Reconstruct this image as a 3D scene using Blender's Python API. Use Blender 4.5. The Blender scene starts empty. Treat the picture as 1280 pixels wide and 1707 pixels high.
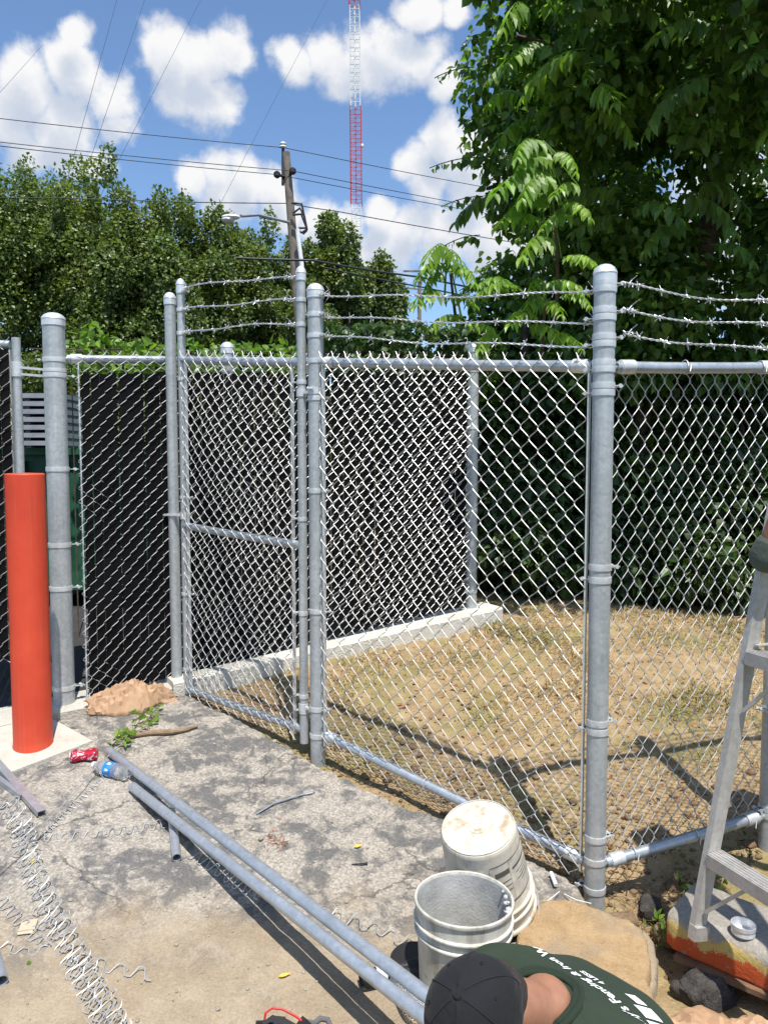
import bpy, math, random
import numpy as np
from mathutils import Vector, Matrix, noise
R = math.radians
random.seed(7); rng = np.random.default_rng(7)
scn = bpy.context.scene
COL = scn.collection

# ---------------------------------------------------------------- camera
CZ, PITCH, F = 1.6, R(3.9), 1282.0
cam_d = bpy.data.cameras.new('camera'); cam = bpy.data.objects.new('camera', cam_d); COL.objects.link(cam)
cam_d.sensor_fit = 'VERTICAL'; cam_d.sensor_height = 24.0; cam_d.lens = 24.0*F/1707.0
cam_d.clip_start = 0.05; cam_d.clip_end = 3000
cam.location = (0, 0, CZ); cam.rotation_euler = (R(90)-PITCH, 0, 0)
scn.camera = cam
def ray(px, py):
    u, v = (px-640)/F, (853.5-py)/F
    c, s = math.cos(PITCH), math.sin(PITCH)
    return Vector((u, c+v*s, -s+v*c))
def P(px, py, y):
    d = ray(px, py); return Vector((0, 0, CZ)) + d*(y/d.y)

# ---------------------------------------------------------------- sun, sky, exposure
SUN_EL, SUN_SH = R(68), Vector((-0.27, 0.96, 0)).normalized()      # shadows fall away from the lens, a little left
sun_from = Vector((-SUN_SH.x*math.cos(SUN_EL), -SUN_SH.y*math.cos(SUN_EL), math.sin(SUN_EL)))
sd = bpy.data.lights.new('sun', 'SUN'); so = bpy.data.objects.new('sun', sd); COL.objects.link(so)
sd.energy = 4.6; sd.angle = R(0.53); sd.color = (1.0, 0.955, 0.88)
so.rotation_euler = (-sun_from).to_track_quat('-Z', 'Y').to_euler(); so.location = (0, -3, 30)
vs = scn.view_settings
vs.view_transform = 'Standard'; vs.look = 'None'; vs.exposure = 0.45; vs.gamma = 1.0; vs.use_curve_mapping = False

class NT:
    """short node builder"""
    def __init__(s, tree): s.t = tree; s.n = tree.nodes; s.l = tree.links
    def new(s, typ, ins=None, **kw):
        nd = s.n.new(typ)
        for k, v in kw.items(): setattr(nd, k, v)
        for k, v in (ins or {}).items(): s.put(nd.inputs[k], v)
        return nd
    def put(s, sock, v):
        if isinstance(v, bpy.types.NodeSocket): s.l.new(v, sock)
        elif isinstance(v, bpy.types.Node): s.l.new(v.outputs[0], sock)
        else: sock.default_value = v
    def math(s, op, a, b=0.0, c=0.0, clamp=False):
        return s.new('ShaderNodeMath', {0: a, 1: b, 2: c}, operation=op, use_clamp=clamp).outputs[0]
    def noise(s, vec, scale, detail=4, rough=.55, dist=0.0):
        return s.new('ShaderNodeTexNoise', {'Vector': vec, 'Scale': scale, 'Detail': detail, 'Roughness': rough, 'Distortion': dist})
    def ramp(s, f, pts, interp='LINEAR'):
        r = s.new('ShaderNodeValToRGB', {0: f}); cr = r.color_ramp; cr.interpolation = interp
        while len(cr.elements) < len(pts): cr.elements.new(0.5)
        for e, (p, c) in zip(cr.elements, pts):
            e.position = p; e.color = c if len(c) == 4 else (*c, 1)
        return r.outputs[0]
    def mix(s, f, a, b, mode='MIX'):
        m = s.new('ShaderNodeMix', data_type='RGBA', blend_type=mode)
        s.put(m.inputs[0], f); s.put(m.inputs[6], a if not isinstance(a, tuple) else (*a, 1) if len(a) == 3 else a)
        s.put(m.inputs[7], b if not isinstance(b, tuple) else (*b, 1) if len(b) == 3 else b)
        return m.outputs[2]
    def smooth(s, f, a, b):
        m = s.new('ShaderNodeMapRange', {0: f, 1: a, 2: b, 3: 0.0, 4: 1.0}, interpolation_type='SMOOTHSTEP'); return m.outputs[0]

world = bpy.data.worlds.new('World'); scn.world = world; world.use_nodes = True
w = NT(world.node_tree); w.n.clear()
# cumulus clouds: lobes at compass directions of the sky, broken up by noise; generic cumulus continue all round
LOBES = [(50,150,66),(128,118,52),(135,62,30),(20,200,66),(110,215,70),(185,175,48),(195,215,36),
         (262,95,36),(290,100,60),(340,110,62),(385,75,48),(400,105,40),(330,165,55),(370,175,45),(290,160,45),
         (490,110,45),(545,100,55),(610,110,62),(655,90,60),(700,105,55),(735,140,45),(560,140,40),
         (320,295,42),(365,285,45),(410,290,48),(445,310,45),(380,325,60),
         (40,255,50),(110,260,48),(165,275,36),
         (690,265,45),(735,230,48),(770,260,60),(720,300,55),(800,300,80),(700,16,40),(745,20,30),
         (530,365,52),(570,380,52),(640,355,42),(690,380,60),(740,400,70),(650,410,70),(600,440,80),(820,400,90),(950,420,120),(1080,470,140),(1200,380,130),(460,350,50)]
grp = bpy.data.node_groups.new('cloud_field', 'ShaderNodeTree')
grp.interface.new_socket('Vector', in_out='INPUT', socket_type='NodeSocketVector')
grp.interface.new_socket('Field', in_out='OUTPUT', socket_type='NodeSocketFloat')
g = NT(grp); gi = g.new('NodeGroupInput'); go = g.new('NodeGroupOutput')
vin = gi.outputs[0]
wn = g.noise(vin, 9.0, 3, .5)
wv = g.new('ShaderNodeVectorMath', {0: wn.outputs[1], 1: (.5,.5,.5)}, operation='SUBTRACT').outputs[0]
wv = g.new('ShaderNodeVectorMath', {0: wv, 3: 0.05}, operation='SCALE').outputs[0]
vw = g.new('ShaderNodeVectorMath', {0: vin, 1: wv}, operation='ADD').outputs[0]
acc = None
for (px, py, r) in LOBES:
    c = ray(px, py).normalized(); rr = r/F*.90
    dd = g.new('ShaderNodeVectorMath', {0: vw, 1: tuple(c)}, operation='DISTANCE').outputs['Value']
    m = g.math('MULTIPLY_ADD', dd, -1.0/rr, 1.0)
    acc = m if acc is None else g.math('SMOOTH_MAX', acc, m, .10)
gen = g.noise(vin, 3.2, 5, .5).outputs[0]
gen = g.math('MULTIPLY_ADD', gen, 5.0, -2.75)
vc = ray(560, 560).normalized()
far = g.new('ShaderNodeVectorMath', {0: vin, 1: tuple(vc)}, operation='DISTANCE').outputs['Value']
far = g.smooth(far, .78, .98)
gen = g.math('MULTIPLY_ADD', g.math('SUBTRACT', 1.0, far), -4.0, gen)
acc = g.math('MAXIMUM', acc, gen)
n1 = g.noise(vin, 26.0, 8, .6).outputs[0]
acc = g.math('MULTIPLY_ADD', g.math('SUBTRACT', n1, .5), 1.35, acc)
g.put(go.inputs[0], acc)
tc = w.new('ShaderNodeTexCoord').outputs['Generated']
sky = w.new('ShaderNodeTexSky', sky_type='NISHITA', sun_disc=False)
sky.sun_elevation = SUN_EL; sky.sun_rotation = math.atan2(sun_from.x, sun_from.y)
sky.air_density = 1.0; sky.dust_density = 0.6; sky.ozone_density = 1.6; sky.altitude = 200
f0 = w.new('ShaderNodeGroup', node_tree=grp); w.put(f0.inputs[0], tc)
up = w.new('ShaderNodeVectorMath', {0: tc, 1: (0.008, -.010, .030)}, operation='ADD').outputs[0]
f1 = w.new('ShaderNodeGroup', node_tree=grp); w.put(f1.inputs[0], up)
alpha = w.smooth(f0.outputs[0], .0, .55)
shade = w.smooth(f1.outputs[0], -.05, .95)
ccol = w.mix(shade, (7.0, 7.0, 7.05), (4.3, 4.8, 5.7))
skyc = w.mix(1.0, sky.outputs[0], (1.08, 1.23, 1.36), 'MULTIPLY')
col = w.mix(alpha, skyc, ccol)
bg = w.new('ShaderNodeBackground', {0: col, 1: 0.10})
w.put(w.new('ShaderNodeOutputWorld').inputs[0], bg)

# ---------------------------------------------------------------- helpers: objects
LOC = {}
def tag(o, label=None, cat=None, group=None, kind=None):
    if label: o['label'] = label
    if cat: o['category'] = cat
    if group: o['group'] = group
    if kind: o['kind'] = kind
    return o
def thing(name, loc, label, cat, group=None):
    o = bpy.data.objects.new(name, None); COL.objects.link(o); o.location = loc
    o.empty_display_size = .1; LOC[o.name] = Vector(loc)
    return tag(o, label, cat, group)
class MB:
    def __init__(s): s.v = []; s.f = []; s.k = 0
    def add(s, v, f):
        v = np.asarray(v, dtype=float).reshape(-1, 3)
        s.f.extend([tuple(int(i)+s.k for i in q) for q in f]); s.v.append(v); s.k += len(v); return s
    def box(s, c, size, rot=None):
        x, y, z = [a/2 for a in size]
        v = np.array([(-x,-y,-z),(x,-y,-z),(x,y,-z),(-x,y,-z),(-x,-y,z),(x,-y,z),(x,y,z),(-x,y,z)])
        if rot is not None: v = v @ np.array(rot.to_3x3()).T
        return s.add(v+np.array(c), [(0,3,2,1),(4,5,6,7),(0,1,5,4),(1,2,6,5),(2,3,7,6),(3,0,4,7)])
    def bar(s, a, b, wx, wy, ref=(0,0,1)):
        a, b = Vector(a), Vector(b); d = (b-a); L = d.length; d.normalize()
        x = d.cross(Vector(ref)); x = x.normalized() if x.length > 1e-4 else Vector((1,0,0)); y = d.cross(x)
        m = Matrix((x, y, d)).transposed()
        return s.box((a+b)/2, (wx, wy, L), m)
    def tube(s, pts, r, n=8, cap=True, closed=False):
        pts = [Vector(p) for p in pts]; N = len(pts)
        rs = r if hasattr(r, '__len__') else [r]*N
        t0 = (pts[1]-pts[0]).normalized()
        x = t0.cross(Vector((0,0,1)));  x = x.normalized() if x.length > 1e-3 else Vector((1,0,0))
        V = []
        for i, p in enumerate(pts):
            if closed: t = (pts[(i+1) % N]-pts[i-1])
            else: t = pts[min(i+1, N-1)]-pts[max(i-1, 0)]
            t.normalize(); x = (x-t*x.dot(t)).normalized(); y = t.cross(x)
            for j in range(n):
                a = 2*math.pi*j/n; V.append(p+(x*math.cos(a)+y*math.sin(a))*rs[i])
        Fc = []
        for i in range(N if closed else N-1):
            i2 = (i+1) % N
            for j in range(n):
                Fc.append((i*n+j, i*n+(j+1) % n, i2*n+(j+1) % n, i2*n+j))
        if cap and not closed:
            Fc.append(tuple(range(n-1, -1, -1))); Fc.append(tuple((N-1)*n+j for j in range(n)))
        return s.add([tuple(p) for p in V], Fc)
    def lathe(s, prof, o=(0,0,0), axis=(0,0,1), n=32, xref=None):
        a = Vector(axis).normalized(); q = Vector((0,0,1)).rotation_difference(a); o = Vector(o)
        V = []
        for (r, z) in prof:
            for j in range(n):
                t = 2*math.pi*j/n; V.append(o+q @ Vector((r*math.cos(t), r*math.sin(t), z)))
        Fc = [(i*n+j, i*n+(j+1) % n, (i+1)*n+(j+1) % n, (i+1)*n+j) for i in range(len(prof)-1) for j in range(n)]
        return s.add([tuple(p) for p in V], Fc)
    def hollow(s, a, b, r, t=.003, n=16):
        """open pipe"""
        a, b = Vector(a), Vector(b); L = (b-a).length
        return s.lathe([(r-t, .25), (r-t, 0), (r, 0), (r, L), (r-t, L), (r-t, L-.25)] if L > .5 else [(r-t, L), (r-t, 0), (r, 0), (r, L), (r-t, L)], a, b-a, n)
    def ell(s, c, r, rot=None, nu=20, nv=12):
        V = []; Fc = []
        for i in range(nv+1):
            th = math.pi*i/nv
            for j in range(nu):
                ph = 2*math.pi*j/nu; p = Vector((r[0]*math.sin(th)*math.cos(ph), r[1]*math.sin(th)*math.sin(ph), r[2]*math.cos(th)))
                if rot is not None: p = rot @ p
                V.append(tuple(p+Vector(c)))
        for i in range(nv):
            for j in range(nu): Fc.append((i*nu+j, (i+1)*nu+j, (i+1)*nu+(j+1) % nu, i*nu+(j+1) % nu))
        return s.add(V, Fc)
    def mesh(s, name, mat, smooth=35, off=(0,0,0)):
        me = bpy.data.meshes.new(name)
        v = np.concatenate(s.v) - np.array(off) if s.v else np.zeros((0,3))
        me.from_pydata(v.tolist(), [], s.f)
        if mat: me.materials.append(mat)
        if smooth:
            me.polygons.foreach_set('use_smooth', [True]*len(me.polygons)); me.set_sharp_from_angle(angle=R(smooth))
        me.update(); return me
    def build(s, name, mat, parent=None, smooth=35, kind=None):
        off = LOC.get(parent.name, Vector()) if parent else Vector()
        o = bpy.data.objects.new(name, s.mesh(name, mat, smooth, off)); COL.objects.link(o)
        if parent: o.parent = parent; LOC[o.name] = off
        if kind: o['kind'] = kind
        return o
def solo(mb, name, mat, label, cat, group=None, smooth=35, kind=None, loc=None):
    """a thing that is one mesh, origin at its base"""
    v = np.concatenate(mb.v)
    if loc is None: loc = ((v[:,0].min()+v[:,0].max())/2, (v[:,1].min()+v[:,1].max())/2, v[:,2].min())
    o = bpy.data.objects.new(name, mb.mesh(name, mat, smooth, loc)); COL.objects.link(o); o.location = loc
    LOC[o.name] = Vector(loc)
    return tag(o, label, cat, group, kind)

# ---------------------------------------------------------------- helpers: materials
def mat(name, rough=.6, metal=0.0, spec=.5):
    m = bpy.data.materials.new(name); m.use_nodes = True
    t = NT(m.node_tree); b = t.n['Principled BSDF']
    b.inputs['Roughness'].default_value = rough; b.inputs['Metallic'].default_value = metal
    b.inputs['Specular IOR Level'].default_value = spec
    t.co = t.new('ShaderNodeTexCoord').outputs['Object']; t.geo = t.new('ShaderNodeNewGeometry'); t.pos = t.geo.outputs['Position']
    t.isl = t.geo.outputs['Random Per Island']
    return m, t, b
def bump(t, b, h, strength=.4, dist=.01):
    n = t.new('ShaderNodeBump', {'Height': h, 'Strength': strength, 'Distance': dist}); t.put(b.inputs['Normal'], n.outputs[0]); return n
def simple(name, c, rough=.6, metal=0.0, var=.12, scale=12, bmp=.15, bscale=60, spec=.5):
    m, t, b = mat(name, rough, metal, spec)
    n = t.noise(t.pos, scale, 5, .6).outputs[0]
    lo = tuple(x*(1-var*1.6) for x in c); hi = tuple(min(1, x*(1+var*1.6)) for x in c)
    t.put(b.inputs['Base Color'], t.ramp(n, [(.25, lo), (.75, hi)]))
    t.put(b.inputs['Roughness'], t.math('MULTIPLY_ADD', n, .25, rough-.12, clamp=True))
    if bmp: bump(t, b, t.noise(t.pos, bscale, 4, .6).outputs[0], bmp, .004)
    return m
def galv(name, lo, hi, rough=.42, metal=.75):
    m, t, b = mat(name, rough, metal)
    mp = t.new('ShaderNodeMapping', {'Vector': t.pos, 'Scale': (38, 38, 2.2)})
    st = t.noise(mp.outputs[0], 1.0, 4, .6).outputs[0]
    vo = t.new('ShaderNodeTexVoronoi', {'Vector': t.pos, 'Scale': 70.0}).outputs['Color']
    sp = t.new('ShaderNodeSeparateColor', {0: vo}).outputs[0]
    n = t.noise(t.pos, 5.0, 5, .65).outputs[0]
    k = t.math('ADD', t.math('MULTIPLY', st, .45), t.math('ADD', t.math('MULTIPLY', sp, .16), t.math('MULTIPLY', n, .40)))
    c = t.ramp(k, [(.30, lo), (.72, hi)])
    dirt = t.smooth(t.noise(t.pos, 11.0, 6, .7).outputs[0], .60, .74)
    c = t.mix(t.math('MULTIPLY', dirt, .35), c, (.30, .29, .27))
    t.put(b.inputs['Base Color'], c)
    t.put(b.inputs['Roughness'], t.math('MULTIPLY_ADD', k, .25, rough-.08))
    bump(t, b, st, .06, .003)
    return m
M = {}
M['galv'] = galv('galvanised_steel', (.33, .355, .36), (.57, .59, .595), .45, .45)
M['galv_band'] = galv('galvanised_fitting', (.52, .54, .54), (.78, .79, .79), .40, .45)
M['cap'] = galv('cast_aluminium_cap', (.62, .63, .64), (.85, .86, .86), .36, .5)
M['wire'] = simple('galvanised_wire', (.52, .52, .505), .45, .5, .14, 30, 0)
M['barb'] = simple('barbed_wire_steel', (.62, .63, .64), .45, .6, .12, 30, 0)
M['pipe'] = galv('new_galvanised_pipe', (.36, .395, .43), (.52, .56, .60), .34, .6)
M['alu'] = galv('worn_aluminium', (.36, .345, .32), (.56, .54, .51), .5, .4)
M['slat'] = simple('black_plastic_slat', (.006, .006, .0065), .75, 0, .3, 8, 0, 60, .08)
M['green_metal'] = simple('dumpster_green', (.012, .085, .042), .6, 0, .25)
M['grey_plastic'] = simple('grey_plastic', (.28, .30, .34), .6)
M['black_rubber'] = simple('black_rubber', (.016, .016, .018), .55)
M['red_trim'] = simple('red_trim', (.50, .04, .035), .55)
M['white_plastic'] = simple('white_plastic', (.78, .77, .74), .45)
M['wood_pole'] = simple('weathered_pole_wood', (.19, .155, .125), .85, 0, .35, 5, .5, 40)
M['bark'] = simple('bark', (.10, .075, .055), .9, 0, .4, 14, .6, 50)
M['stick'] = simple('dry_stick', (.22, .15, .09), .85, 0, .3, 25, .5, 90)
M['lumber'] = simple('pale_lumber', (.52, .42, .30), .8, 0, .2, 8)
M['cable'] = simple('cable_black', (.02, .02, .022), .6)
M['mast_red'] = simple('mast_red', (.55, .05, .05), .55)
M['mast_white'] = simple('mast_white', (.80, .80, .80), .5)
M['leaf_yellow'] = simple('yellow_leaf', (.70, .48, .06), .6, 0, .2, 40)
M['leaf_brown'] = simple('brown_leaf', (.28, .13, .06), .75, 0, .4, 40)
M['rust_needles'] = simple('rusty_needles', (.30, .09, .03), .8, 0, .3, 40)
M['concrete_grey'] = simple('wet_cement', (.42, .42, .40), .85, 0, .18, 14, .5, 120)

def leaf_mat(name, lo, hi, trans=.35, rough=.42):
    m, t, b = mat(name, rough, 0, .5)
    c = t.ramp(t.isl, [(0, lo), (.75, hi), (1, tuple(min(1, x*1.35) for x in hi))])
    nb = t.noise(t.pos, .9, 3, .5).outputs[0]
    c = t.mix(t.smooth(nb, .35, .7), c, t.mix(1.0, c, (1.25, 1.1, .7), 'MULTIPLY'))
    t.put(b.inputs['Base Color'], c)
    tr = t.new('ShaderNodeBsdfTranslucent', {0: t.mix(1.0, c, (1.5, 1.7, .6), 'MULTIPLY')})
    mx = t.new('ShaderNodeMixShader', {0: trans, 1: b.outputs[0], 2: tr.outputs[0]})
    t.put(t.n['Material Output'].inputs[0], mx.outputs[0])
    return m
M['leaf_vine'] = leaf_mat('vine_leaf', (.040, .090, .022), (.125, .225, .046), .45)
M['leaf_far'] = leaf_mat('pear_leaf', (.065, .105, .030), (.15, .205, .065), .30)
M['leaf_frond'] = leaf_mat('frond_leaf', (.10, .205, .032), (.165, .30, .052), .45)
M['leaf_bright'] = leaf_mat('bright_vine_leaf', (.08, .17, .025), (.16, .27, .04), .4)
M['leaf_shrub'] = leaf_mat('shrub_leaf', (.024, .054, .015), (.05, .10, .024), .3)

# pavement: pale exposed aggregate with worn dark tar skin, drifted over with tan dust in the lower part
def pavement_mat():
    m, t, b = mat('weathered_pavement', .92, 0, .25)
    mp = t.new('ShaderNodeMapping', {'Vector': t.pos, 'Scale': (1, 1.0, 1), 'Rotation': (0, 0, .5)}).outputs[0]
    big = t.noise(mp, 3.4, 7, .68, .8).outputs[0]
    mid = t.noise(mp, 13, 6, .7, .4).outputs[0]
    fine = t.noise(t.pos, 120, 4, .65).outputs[0]
    vor = t.new('ShaderNodeTexVoronoi', {'Vector': t.pos, 'Scale': 130.0}); cell = t.new('ShaderNodeSeparateColor', {0: vor.outputs['Color']}).outputs[0]
    agg = t.ramp(t.math('MULTIPLY_ADD', cell, .42, t.math('MULTIPLY_ADD', fine, .5, .09)), [(.2, (.19,.168,.14)), (.5, (.29,.26,.22)), (.85, (.47,.425,.365))])
    tar = t.ramp(fine, [(.3, (.085,.082,.079)), (.7, (.175,.168,.16))])
    k = t.math('ADD', t.math('MULTIPLY', big, .55), t.math('MULTIPLY', mid, .55))
    skin = t.smooth(k, .485, .59)
    c = t.mix(skin, tar, agg)
    # dust drift: low ground toward the front
    sx = t.new('ShaderNodeSeparateXYZ', {0: t.pos})
    yy = t.math('MULTIPLY_ADD', t.noise(t.pos, 1.8, 5, .6).outputs[0], 1.5, t.math('MULTIPLY_ADD', sx.outputs[0], -.10, sx.outputs[1]))
    dust = t.math('SUBTRACT', 1.0, t.smooth(yy, 3.12, 3.62))
    dcol = t.ramp(t.math('MULTIPLY_ADD', fine, .5, t.math('MULTIPLY', t.noise(t.pos, 5, 5, .6).outputs[0], .5)), [(.3, (.21,.16,.105)), (.5, (.31,.245,.165)), (.72, (.42,.345,.245))])
    c = t.mix(t.math('MULTIPLY', dust, .92), c, dcol)
    stain = t.smooth(t.noise(t.pos, 3.7, 5, .7).outputs[0], .60, .72)
    c = t.mix(t.math('MULTIPLY', stain, .35), c, (.30, .235, .16))
    cw = t.new('ShaderNodeVectorMath', {0: t.pos, 1: t.new('ShaderNodeVectorMath', {0: t.noise(t.pos, 6, 5, .6).outputs[1], 3: .22}, operation='SCALE').outputs[0]}, operation='ADD').outputs[0]
    ve = t.new('ShaderNodeTexVoronoi', {'Vector': cw, 'Scale': 1.7}, feature='DISTANCE_TO_EDGE').outputs[0]
    crk = t.math('MULTIPLY', t.math('SUBTRACT', 1.0, t.smooth(ve, .002, .012)), t.smooth(t.noise(t.pos, 2.3, 3, .5).outputs[0], .46, .56))
    crk = t.math('MULTIPLY', crk, t.math('SUBTRACT', 1.0, t.math('MULTIPLY', dust, .8)))
    c = t.mix(t.math('MULTIPLY', crk, .6), c, (.05, .045, .04))
    t.put(b.inputs['Base Color'], c)
    h = t.math('MULTIPLY_ADD', fine, .5, t.math('ADD', t.math('MULTIPLY', mid, .6), t.math('MULTIPLY', skin, .25)))
    h = t.math('MULTIPLY_ADD', crk, -1.2, h); bump(t, b, h, .55, .010)
    return m
M['pavement'] = pavement_mat()
def soil_mat(name, cols, green=None, sc=1.0):
    m, t, b = mat(name, .95, 0, .15)
    n = t.noise(t.pos, 9*sc, 7, .68, .3).outputs[0]; f = t.noise(t.pos, 90*sc, 4, .7).outputs[0]
    c = t.ramp(t.math('ADD', t.math('MULTIPLY', n, .6), t.math('MULTIPLY', f, .42)), [(.34, cols[0]), (.52, cols[1]), (.68, cols[2])])
    if green:
        c = t.mix(t.math('MULTIPLY', t.smooth(t.noise(t.pos, 2.6*sc, 5, .6).outputs[0], .48, .62), .6), c, green)
    t.put(b.inputs['Base Color'], c); bump(t, b, t.math('ADD', n, f), .8, .015)
    return m
M['soil'] = soil_mat('dry_soil', [(.20,.135,.07), (.37,.265,.145), (.50,.385,.235)], (.24,.22,.085))
M['earth'] = soil_mat('far_earth', [(.05,.05,.025), (.09,.085,.045), (.14,.12,.07)], (.05,.08,.025), .3)
M['pale_concrete'] = soil_mat('pale_concrete', [(.46,.43,.37), (.56,.53,.46), (.64,.61,.54)])
M['kerb'] = soil_mat('kerb_concrete', [(.52,.49,.43), (.66,.63,.55), (.75,.72,.64)])

# ---------------------------------------------------------------- ground shape
def gz(x, y):
    x = max(-3.5, min(3.5, x)); yy = min(max(y, 1.3), 5.6)
    return -.47-.029*x+.168*yy+(.03*(y-5.6) if y > 5.6 else 0 if y > 1.3 else .0) if y < 30 else -.47-.029*x+.168*5.6+.03*24.4
def G(px, py, h=0.0):
    d = ray(px, py); t = 2.0
    for _ in range(60):
        p = Vector((0, 0, CZ))+d*t; t += (gz(p.x, p.y)+h-p.z)/d.z*.8
    return Vector((0, 0, CZ))+d*t
def nz(x, y, s, o=4): return noise.fractal(Vector((x*s, y*s, 3.1)), 1.0, 2.0, o)

# fence line, plan positions worked out from the posts' sizes
A   = Vector((-1.735, 4.10, 0)); LATCH = Vector((-1.19, 4.35, 0)); MID = Vector((-.322, 3.68, 0))
COR = Vector((.800, 2.82, 0));   RGT = Vector((1.575, 3.06, 0));  B1 = Vector((-.90, 4.60, 0)); B2 = Vector((.63, 5.50, 0))
RG2 = RGT+(RGT-COR)*1.3
def zrow(px, py, p): return P(px, py, p.y).z

# terrain out to the horizon
xs = np.concatenate([-np.geomspace(900, 6, 26), np.linspace(-5.5, 5.5, 56), np.geomspace(6, 900, 26)])
ys = np.concatenate([-np.geomspace(300, 2, 14), np.linspace(-1.5, 7.5, 60), np.geomspace(8, 1400, 34)])
V = []; Fc = []
for j, y in enumerate(ys):
    for i, x in enumerate(xs):
        loc = (abs(x) < 4 and -.5 < y < 7.5)
        V.append((x, y, gz(x, y)-(.16 if loc else .05)+(.0 if loc else .02*nz(x, y, .3))))
nx = len(xs)
for j in range(len(ys)-1):
    for i in range(nx-1): Fc.append((j*nx+i, j*nx+i+1, (j+1)*nx+i+1, (j+1)*nx+i))
mb = MB(); mb.add(V, Fc); o = mb.build('ground', M['earth']); tag(o, kind='structure')

mb = MB(); V = []; Fc = []; X_ = np.linspace(-14, 1.2, 40); Y_ = np.linspace(0, 1, 30)
for j in range(30):
    for i in range(40):
        x = X_[i]; y0 = max(3.9, 4.10+.592*(x+1.735)+.12) if x > -1.9 else 3.62; y = y0+(19-y0)*Y_[j]**1.6; V.append((x, y, gz(x, y)-.012-(.0 if y < 5.6 else .01)+.006*nz(x, y, 1.2)))
for j in range(29):
    for i in range(39): Fc.append((j*40+i, j*40+i+1, (j+1)*40+i+1, (j+1)*40+i))
mb.add(V, Fc); M['asphalt'] = soil_mat('lot_asphalt', [(.035,.035,.037), (.055,.055,.057), (.085,.083,.08)]); o = mb.build('lot_asphalt', M['asphalt'], smooth=60); tag(o, kind='structure')
# pavement: star-shaped slab with a broken edge along the fence
bnd = [(-3.4, 1.0), (-3.4, 3.6)]
for px, py in [(-60,1215), (60,1205), (180,1188), (310,1158), (400,1203), (470,1240), (528,1278), (600,1312), (680,1345), (745,1368), (800,1405), (880,1432), (930,1455), (968,1482), (985,1512), (1030,1528), (1078,1552), (1100,1590), (1088,1640), (1075,1700), (1100,1790)]:
    p = G(px, py); bnd.append((p.x, p.y))
bnd += [(.95, 1.0), (.8, .3), (-3.4, .3)]
cx, cy = -.75, 2.3
poly = []
for (x0, y0), (x1, y1) in zip(bnd, bnd[1:]+bnd[:1]):
    L = math.hypot(x1-x0, y1-y0); n = max(1, int(L/.012))
    for i in range(n):
        t = i/n; poly.append((x0+(x1-x0)*t, y0+(y1-y0)*t))
NR = 110; V = []; Fc = []; NP = len(poly)
def pav_z(x, y):
    return gz(x, y)+.012*nz(x, y, 1.4)+.006*nz(x, y, 6)+.0028*nz(x, y, 28, 3)
for i, (x, y) in enumerate(poly):
    jx = .018*nz(x+9, y, 9)+.008*nz(x, y+5, 40, 2); x += jx; y += .8*jx
    for k in range(NR+1):
        t = (k/NR)**.62; xx, yy = cx+(x-cx)*t, cy+(y-cy)*t
        V.append((xx, yy, pav_z(xx, yy)-(.012 if k == NR else 0)))
    V.append((x, y, pav_z(x, y)-.22))
for i in range(NP):
    a, b2 = i*(NR+2), ((i+1) % NP)*(NR+2)
    for k in range(NR+1): Fc.append((a+k, a+k+1, b2+k+1, b2+k))
mb = MB(); mb.add(V, Fc); o = mb.build('pavement', M['pavement'], smooth=60); tag(o, kind='structure')

# dug soil and lawn inside the fence
def lawn_z(x, y):
    n = (Vector((x, y, 0))-MID).dot(Vector((.609, .793, 0)))          # distance behind the front fence line
    z = gz(x, y)-.035+.022*nz(x, y, 1.7)+.012*nz(x, y, 7)+.004*nz(x, y, 30, 3)
    z += .045*max(0, min(1, (n-.25)/.35))
    q = math.hypot(x-1.0, y-2.72); z -= .10*max(0, 1-q/.42)
    return z
X = np.arange(-2.0, 4.2, .024); Y = np.arange(2.2, 7.0, .024); V = []; Fc = []
for y in Y:
    for x in X: V.append((x, y, lawn_z(x, y)))
nx = len(X)
for j in range(len(Y)-1):
    for i in range(nx-1):
        x, y = X[i], Y[j]
        if x < .72 and y > 4.10+.592*(x+1.735)-.02: continue
        if y < 2.35 and x < 0.7: continue
        Fc.append((j*nx+i, j*nx+i+1, (j+1)*nx+i+1, (j+1)*nx+i))
mb = MB(); mb.add(V, Fc); o = mb.build('soil_and_lawn', M['soil'], smooth=60); tag(o, kind='structure')

# kerb under the slatted fence, pale footing strip, bollard pad
dv = (B2-A).normalized(); nv = Vector((dv.y, -dv.x, 0))                # nv points to the lens side
def strip(name, p0, p1, z0, z1, wfront, wback, h, m, seg=60, lab=None):
    mb = MB(); V = []; Fc = []
    for i in range(seg+1):
        t = i/seg; p = p0.lerp(p1, t); z = z0+(z1-z0)*t
        j = .008*nz(p.x, p.y, 5)
        ring = [(-wback, -.3), (-wback, h-.01), (-wback+.012, h), (wfront-.014, h+.003*nz(p.x, p.y, 20)), (wfront+j, h-.012), (wfront+j, -.3)]
        for a, dz in ring: q = p+nv*a; V.append((q.x, q.y, z+dz))
    n = 6
    for i in range(seg):
        for k in range(n-1): Fc.append((i*n+k, (i+1)*n+k, (i+1)*n+k+1, i*n+k+1))
    Fc.append(tuple(range(n))); Fc.append(tuple(seg*n+k for k in reversed(range(n))))
    mb.add(V, Fc); o = mb.build(name, m, smooth=25); tag(o, kind='structure'); return o
kp0 = A-dv*2.2; kp1 = B2+dv*.16
strip('kerb', A+dv*.55, kp1, gz(A.x+.45, A.y+.3)-.005, gz(B2.x, B2.y)+.06, .16, .12, .05, M['kerb'])
strip('concrete_footing', kp0, A+dv*.56, gz(*kp0.xy)-.03, gz(*(A+dv*.56).xy)-.025, .13, .3, .04, M['pale_concrete'], 40)
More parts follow.
